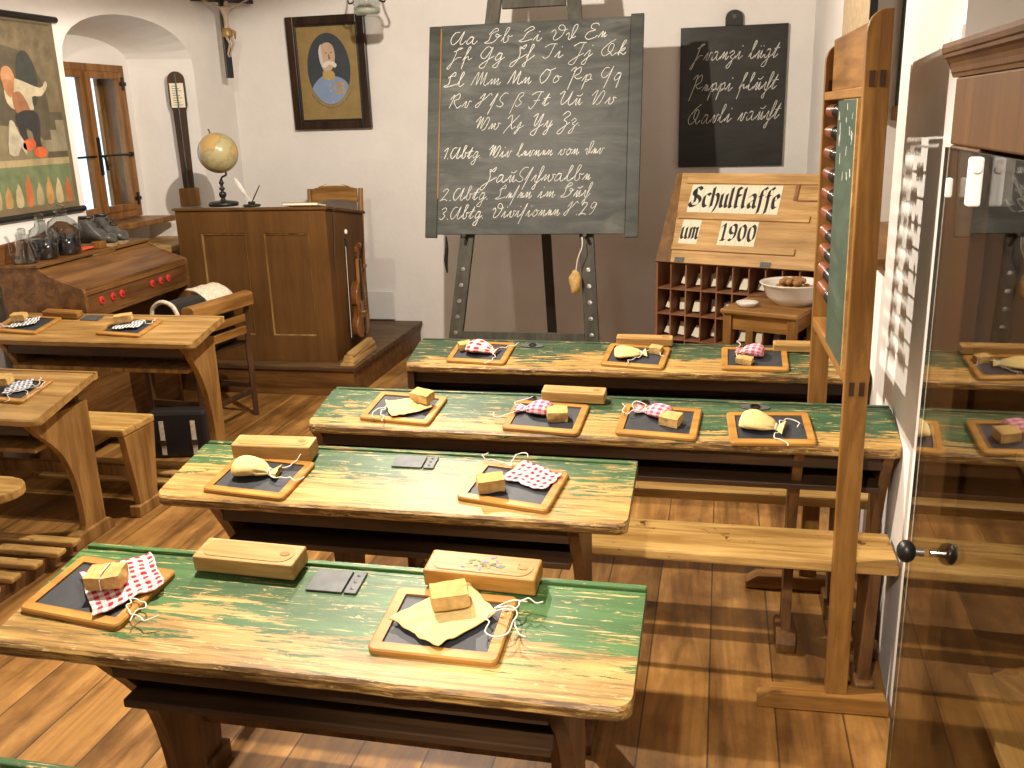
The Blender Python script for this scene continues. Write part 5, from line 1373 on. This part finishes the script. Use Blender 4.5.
# local: x out from the wall, y along it
OLn = 1.02
sd = [(0, 0), (.30, 0), (.30, .58), (.43, .66), (.435, .755), (.437, .80), (.437, .872), (.43, .892), (.36, .915), (.27, .95), (.215, .985), (.20, .992), (0, .992)]
for y0 in (0, OLn-.022):
    q = MB(); q.prism(sd, y0, y0+.022, 'y', .002); q.build('end_panel', M['organ'], og)
q = MB(); q.box(-.004, .215, -.006, OLn+.006, .9925, 1.008, bev=.003); q.build('top_board', M['organ'], og)
lidp = smooth([V((.205, .985, 0)), V((.27, .95, 0)), V((.36, .913, 0)), V((.425, .893, 0))], 5)
q = MB(); q.prism([(p.x, p.y) for p in lidp] + [(p.x, p.y-.012) for p in lidp[::-1]], .0225, OLn-.0225, 'y'); q.build('fall_lid', M['organ'], og)
q = MB(); q.box(.41, .430, .0225, OLn-.0225, .868, .879); q.box(.405, .434, .0225, OLn-.0225, .856, .867); q.build('lid_moulding', M['organ'], og)
q = MB(); q.box(.412, .426, .0225, OLn-.0225, .762, .855); q.build('stop_board', wood('reddish_stop_board', (.10, .042, .014), (.19, .085, .028), 'y', .4), og)
q = MB(); q.box(.30, .432, .0225, OLn-.0225, .735, .761, bev=.003); q.build('key_slip', M['organ'], og)
q = MB(); q.box(.27, .285, .0225, OLn-.0225, .05, .734); q.build('knee_board', M['organ'], og)
for y in (.145, .245, .325, .625, .715, .795):
    q = MB(); q.lathe([(.001, 0), (.021, 0), (.021, .004), (.017, .007), (.001, .007)], 18, Matrix.Translation((.4265, y, .810)) @ Matrix.Rotation(PI/2, 4, 'Y')); st_ = q.build('stop_felt', M['red_felt'], og)
    q = MB(); q.lathe([(.001, .0072), (.007, .0072), (.006, .012), (.001, .013)], 12, Matrix.Translation((.4265, y, .810)) @ Matrix.Rotation(PI/2, 4, 'Y')); q.build('stop_hole', plain('dark_red', (.20, .01, .01), .6), st_)
for y in (.36, .66):
    q = MB(); q.prism([(.30, .05), (.50, .07), (.50, .09), (.30, .075)], y-.08, y+.08, 'y'); q.build('pedal', M['dark_x'], og)
q = MB(); pts = [(.0, 1.0085), (.0, 1.10), (.38, 1.115), (.46, 1.15)] + [(p.x, p.y) for p in smooth([V((.50, 1.165)), V((.56, 1.155)), V((.63, 1.115)), V((.70, 1.07)), V((.78, 1.04)), V((.86, 1.034)), V((.90, 1.02))], 4)] + [(.90, 1.0085)]
q.prism(pts, .0, .016, 'x', .002); q.build('scrolled_back_rail', wood('red_brown_rail', (.13, .05, .016), (.24, .105, .036), 'y', .4), og)

def og_pt(x, y, z=1.0085): return og.matrix_basis @ V((x, y, z))
# glass vessels with dark ink
for i, (lab, x, y, s, body) in enumerate([('round glass ink flask half filled with dark ink on the harmonium, left one', .11, .385, 1.3, 'flask'), ('wider glass ink flask with handle and dark ink nearest the viewer on the harmonium', .11, .215, 1.12, 'jug'), ('clear glass pouring can with curved spout at the near end of the harmonium', .11, .07, 1.0, 'can')]):
    g_ = thing('ink_flask' if body != 'can' else 'glass_can', lab, 'flask' if body != 'can' else 'glass can', og_pt(x, y))
    if body == 'can': pr = [(.001, .001), (.058, .001), (.06, .006), (.058, .03), (.036, .10), (.03, .125), (.034, .14)]
    else: pr = [(.001, .001), (.055, .001), (.060, .008), (.061, .10), (.050, .13), (.026, .145), (.022, .165), (.026, .172)]
    pr = [(a*s, b_*s) for a, b_ in pr]
    q = MB(); q.lathe(pr, 24, close=False); go = q.build('glass_body', M['clear'], g_, smooth=True)
    if body != 'can':
        q = MB(); q.lathe([(.001, .004), (.055*s, .004), (.0578*s, .01), (.0588*s, .10), (.001, .10)], 24, close=False); q.build('dark_ink', M['ink'], g_, smooth=True)
        q = MB(); q.tube([(.058*s, -.01, .115*s), (.082*s, -.012, .12*s), (.09*s, -.012, .09*s), (.078*s, -.012, .065*s), (.060*s, -.012, .072*s)], .006, 8, sm=4); q.build('handle', M['clear'], g_, smooth=True)
    else:
        q = MB(); q.tube([(0, -.045, .03), (0, -.085, .05), (0, -.095, .11), (0, -.11, .14)], [.010, .008, .006, .007], 8, sm=4); q.build('spout', M['clear'], g_, smooth=True)
    q = MB(); q.lathe([(.001, pr[-1][1]-.004), (.016*s, pr[-1][1]-.004), (.020*s, pr[-1][1]+.022), (.012*s, pr[-1][1]+.03), (.001, pr[-1][1]+.03)], 14, close=False); q.build('stopper', M['clear'], g_)
# clogs
for i, (y, rz, lab) in enumerate(((.665, 8, 'left one of two worn grey children shoes on the harmonium'), (.795, -6, 'right one of two worn grey children shoes on the harmonium'))):
    s_ = thing('child_shoe', lab, 'shoe', og_pt(.115, y), R(3.4+rz), group='pair of worn shoes on the harmonium')
    def shoe(a, b_):
        # a along heel -> toe, b around
        t = a; an = b_*2*PI
        w_ = .040+.014*math.sin(min(1, t*1.25)*PI*.72) ; w_ *= max(.05, (1-(max(0, t-.80)/.205)**2))**.5 if t > .8 else max(.3, min(1, t/.08))**.5
        hz = .15-.095*max(0, min(1, (t-.25)/.45))
        if t > .86: hz *= (1-((t-.86)/.15)**2)**.5 if t < 1 else .15
        return V((-.085+.19*t, math.cos(an)*w_, .018+max(0, (math.sin(an)+1)/2*hz)))
    q = MB(); q.grid(22, 18, shoe); bmesh.ops.remove_doubles(q.bm, verts=q.bm.verts, dist=1e-5)
    q.build('upper', plain('grey_shoe_leather', (.075, .072, .066), .3, var=.4, scale=25), s_, smooth=True)
    so = [(-.085, -.030), (-.03, -.036), (.04, -.050), (.085, -.042), (.108, 0), (.085, .042), (.04, .050), (-.03, .036), (-.085, .030)]
    q = MB(); q.prism([(p.x, p.y) for p in smooth([V((a, b_, 0)) for a, b_ in so], 3, True)], 0, .020, 'z', .003); q.build('wooden_sole', wood('sole_wood', (.20, .14, .07), (.36, .27, .14), 'x', .6), s_)
    q = MB(); q.tube([(-.045+.034*math.cos(a), .032*math.sin(a), .160) for a in [2*PI*k/12 for k in range(12)]], .006, 8, closed=True); q.build('collar', M['leather'], s_)
    q = MB(); q.tube([(.0, -.024, .140), (.012, .024, .125), (.022, -.024, .112), (.034, .02, .098), (.012, -.018, .135), (-.01, .034, .15)], .0025, 6, sm=4); q.build('laces', M['leather'], s_)
for i in range(5):
    r_ = thing('red_crayon', 'red crayon in the small heap before the wooden scroll on the harmonium', 'crayon', og_pt(.105+.010*i, .50+.004*(i % 2), 1.0085+.0095), rot=(0, R(-3), R(72+3*i)), group='red crayons on the harmonium')
    q = MB(); q.cyl((-.065, 0, 0), (.055, 0, 0), .0058, n=8); q.build('crayon_body', M['red_felt'] if i % 2 else plain('orange_red_wax', (.60, .09, .03), .5), r_)
    q = MB(); q.tube([(.0552, 0, 0), (.068, 0, 0)], [.0056, .001], 8); q.build('crayon_tip', plain('dark_red_wax', (.35, .02, .02), .5), r_)
wb = thing('wood_block', 'small grooved wooden block next to the red crayons on the harmonium', 'wooden block', og_pt(.165, .595), R(3.4))
q = MB(); q.box(-.025, .025, -.035, .035, 0, .038, bev=.004); q.build('block', M['oak_y'], wb)
q = MB()
for k in (-1, 0, 1): q.lathe([(.0005, .0382), (.006, .0382), (.006, .0392), (.0005, .0392)], 10, Matrix.Translation((0, .02*k, 0)))
q.build('pencil_hole', M['black'], wb)

# ------------------------------------------------------------- chair before the harmonium
oc_ = thing('organ_chair', 'dark wooden chair with thick top rail between harmonium and lectern', 'chair', (-2.80, 4.50, 0), R(-8))
for sy in (-1, 1):
    q = MB(); q.tube([(.165, sy*.225, 0), (.16, sy*.225, .42), (.175, sy*.225, .70)], [.019, .022, .020], 4); q.build('rear_leg', M['dark_z'], oc_)
    q = MB(); q.box(-.20, -.165, sy*.205-.018, sy*.205+.018, 0, .42, bev=.003); q.build('front_leg', M['dark_z'], oc_)
    q = MB(); q.box(-.164, .145, sy*.21-.01, sy*.21+.01, .17, .20); q.build('side_stretcher', M['dark_x'], oc_)
q = MB(); q.box(-.215, .135, -.235, .235, .4205, .445, bev=.008); q.build('seat', M['dark_x'], oc_)
q = MB(); q.prism([(.135, .655), (.215, .655), (.215, .715), (.205, .728), (.175, .735), (.145, .728), (.135, .715)], -.265, .245, 'y', .004); q.build('top_rail', M['oak_y'], oc_)
for z in (.585, .515):
    q = MB(); q.box(.158, .178, -.203, .203, z-.022, z+.022, bev=.003); q.build('back_slat', M['oak_y'], oc_)
q = MB(); q.box(.15, .17, -.205, .205, .135, .165, bev=.003); q.build('rear_stretcher', M['dark_x'], oc_)
sc_ = thing('fur_satchel', 'rolled black school satchel with pale fur flap lying over the organ chair', 'satchel', tuple(oc_.matrix_basis @ V((.02, -.02, .4455))), R(-8))
q = MB(); t = [(-.08, -.0), (.085, 0), (.085, .235), (.06, .285), (0, .305), (-.055, .285), (-.08, .235)]
q.prism([(p[0], p[1]+.0005) for p in t], -.23, .23, 'y', .012); q.build('leather_body', M['leather'], sc_)
q = MB(); q.tube([(-.082, -.236, .05), (-.082, -.236, .235), (-.055, -.236, .285), (0, -.236, .307), (.058, -.236, .287), (.086, -.236, .235)], .012, 8, sm=3); q.build('fur_rim', M['fur'], sc_)
q = MB(); q.grid(14, 14, lambda a, b_: V((.088-.15*a, .02+.22*b_, .247+.068*math.sin(min(1, a*1.3)*PI/2)+.006*noise.noise(V((a*6, b_*6, 1)))))); o = q.build('fur_flap', M['fur'], sc_, smooth=True); md = o.modifiers.new('t', 'SOLIDIFY'); md.thickness = .012; md.offset = 1
bg_ = thing('satchel', 'dark leather satchel with pale straps on the floor under the bare desk before the harmonium', 'satchel', (-2.66, 4.02, 0), R(12))
q = MB(); q.box(-.15, .15, -.05, .05, 0, .25, bev=.02); q.build('leather_body', M['leather'], bg_)
for x in (-.08, .08):
    q = MB(); q.box(x-.012, x+.012, -.054, -.0505, .02, .20, bev=.001); sr = q.build('strap', M['fur'], bg_)
    q = MB(); q.box(x-.017, x+.017, -.058, -.0545, .07, .10, bev=.001); q.build('buckle', M['chrome'], sr)

# ---------------------------------------------------------------- hanging lamp (glass font only in view)
hl_ = thing('hanging_lamp', 'glass font of an old hanging lamp at the top edge of the picture', 'lamp', (-2.092, 5.6, 2.231))
q = MB(); q.lathe([(.001, 0), (.05, 0), (.062, .012), (.064, .03), (.058, .038), (.064, .046), (.066, .075), (.05, .095), (.03, .10)], 28, close=False); q.build('glass_font', M['clear'], hl_, smooth=True)
q = MB(); q.lathe([(.001, .003), (.046, .003), (.057, .013), (.058, .028), (.001, .028)], 28, close=False); q.build('lamp_oil', plain('lamp_oil', (.42, .44, .36), .1), hl_, smooth=True)
q = MB(); q.lathe([(.03, .1005), (.036, .105), (.036, .125), (.02, .14), (.001, .14)], 20, close=False); q.build('burner', M['black_iron'], hl_)
for s in (-1, 1):
    q = MB(); q.tube([(s*.062, 0, .062), (s*.085, 0, .055), (s*.092, 0, .075), (s*.075, 0, .12), (s*.04, 0, .28), (0, 0, .40)], .004, 8, sm=4); q.build('wire_bracket', M['black_iron'], hl_)
q = MB(); q.cyl((0, 0, .40), (0, 0, (ZC-2.231)/1.28), .004, n=6); q.build('chain', M['black_iron'], hl_)
hl_.scale = (1.28, 1.28, 1.28)

# ------------------------------------------------------------------------- lights
def spot(name, loc, target, power, size, blend=.35, r=.03, col=(1, .78, .54)):
    l = bpy.data.lights.new(name, 'SPOT'); l.energy = power; l.spot_size = R(size); l.spot_blend = blend; l.shadow_soft_size = r; l.color = col
    o = bpy.data.objects.new(name, l); COL.objects.link(o); o.location = loc
    o.rotation_euler = (V(target)-V(loc)).to_track_quat('-Z', 'Y').to_euler(); return o
def point(name, loc, power, r=.05, col=(1, .80, .58)):
    l = bpy.data.lights.new(name, 'POINT'); l.energy = power; l.shadow_soft_size = r; l.color = col
    o = bpy.data.objects.new(name, l); COL.objects.link(o); o.location = loc; return o
WC = (1, .885, .74)
spot('spot_main', (-1.31, 3.60, 2.44), (-1.1, 3.9, .3), 150, 176, .08, r=.018, col=WC)
spot('spot_front', (-1.2, 1.95, 2.55), (-.35, 1.75, .3), 175, 106, .5, col=WC)
spot('spot_left', (-2.2, 3.5, 2.65), (-3.1, 4.6, .6), 35, 120, .6, col=WC)
spot('shelf_fill_spot', (-.25, -.5, 2.6), (.36, 1.75, .15), 170, 44, .6, col=WC)  # added behind the camera to brighten the cupboard shelf and floor
point('fill_point', (-.9, -.6, 2.6), 16, .12, (1, .94, .86))  # added soft fill behind the camera, stands for bounced room light
SC.view_settings.view_transform = 'Standard'; SC.view_settings.look = 'None'; SC.view_settings.gamma = 1.0
SC.view_settings.use_curve_mapping = False
SC.view_settings.exposure = 0.82
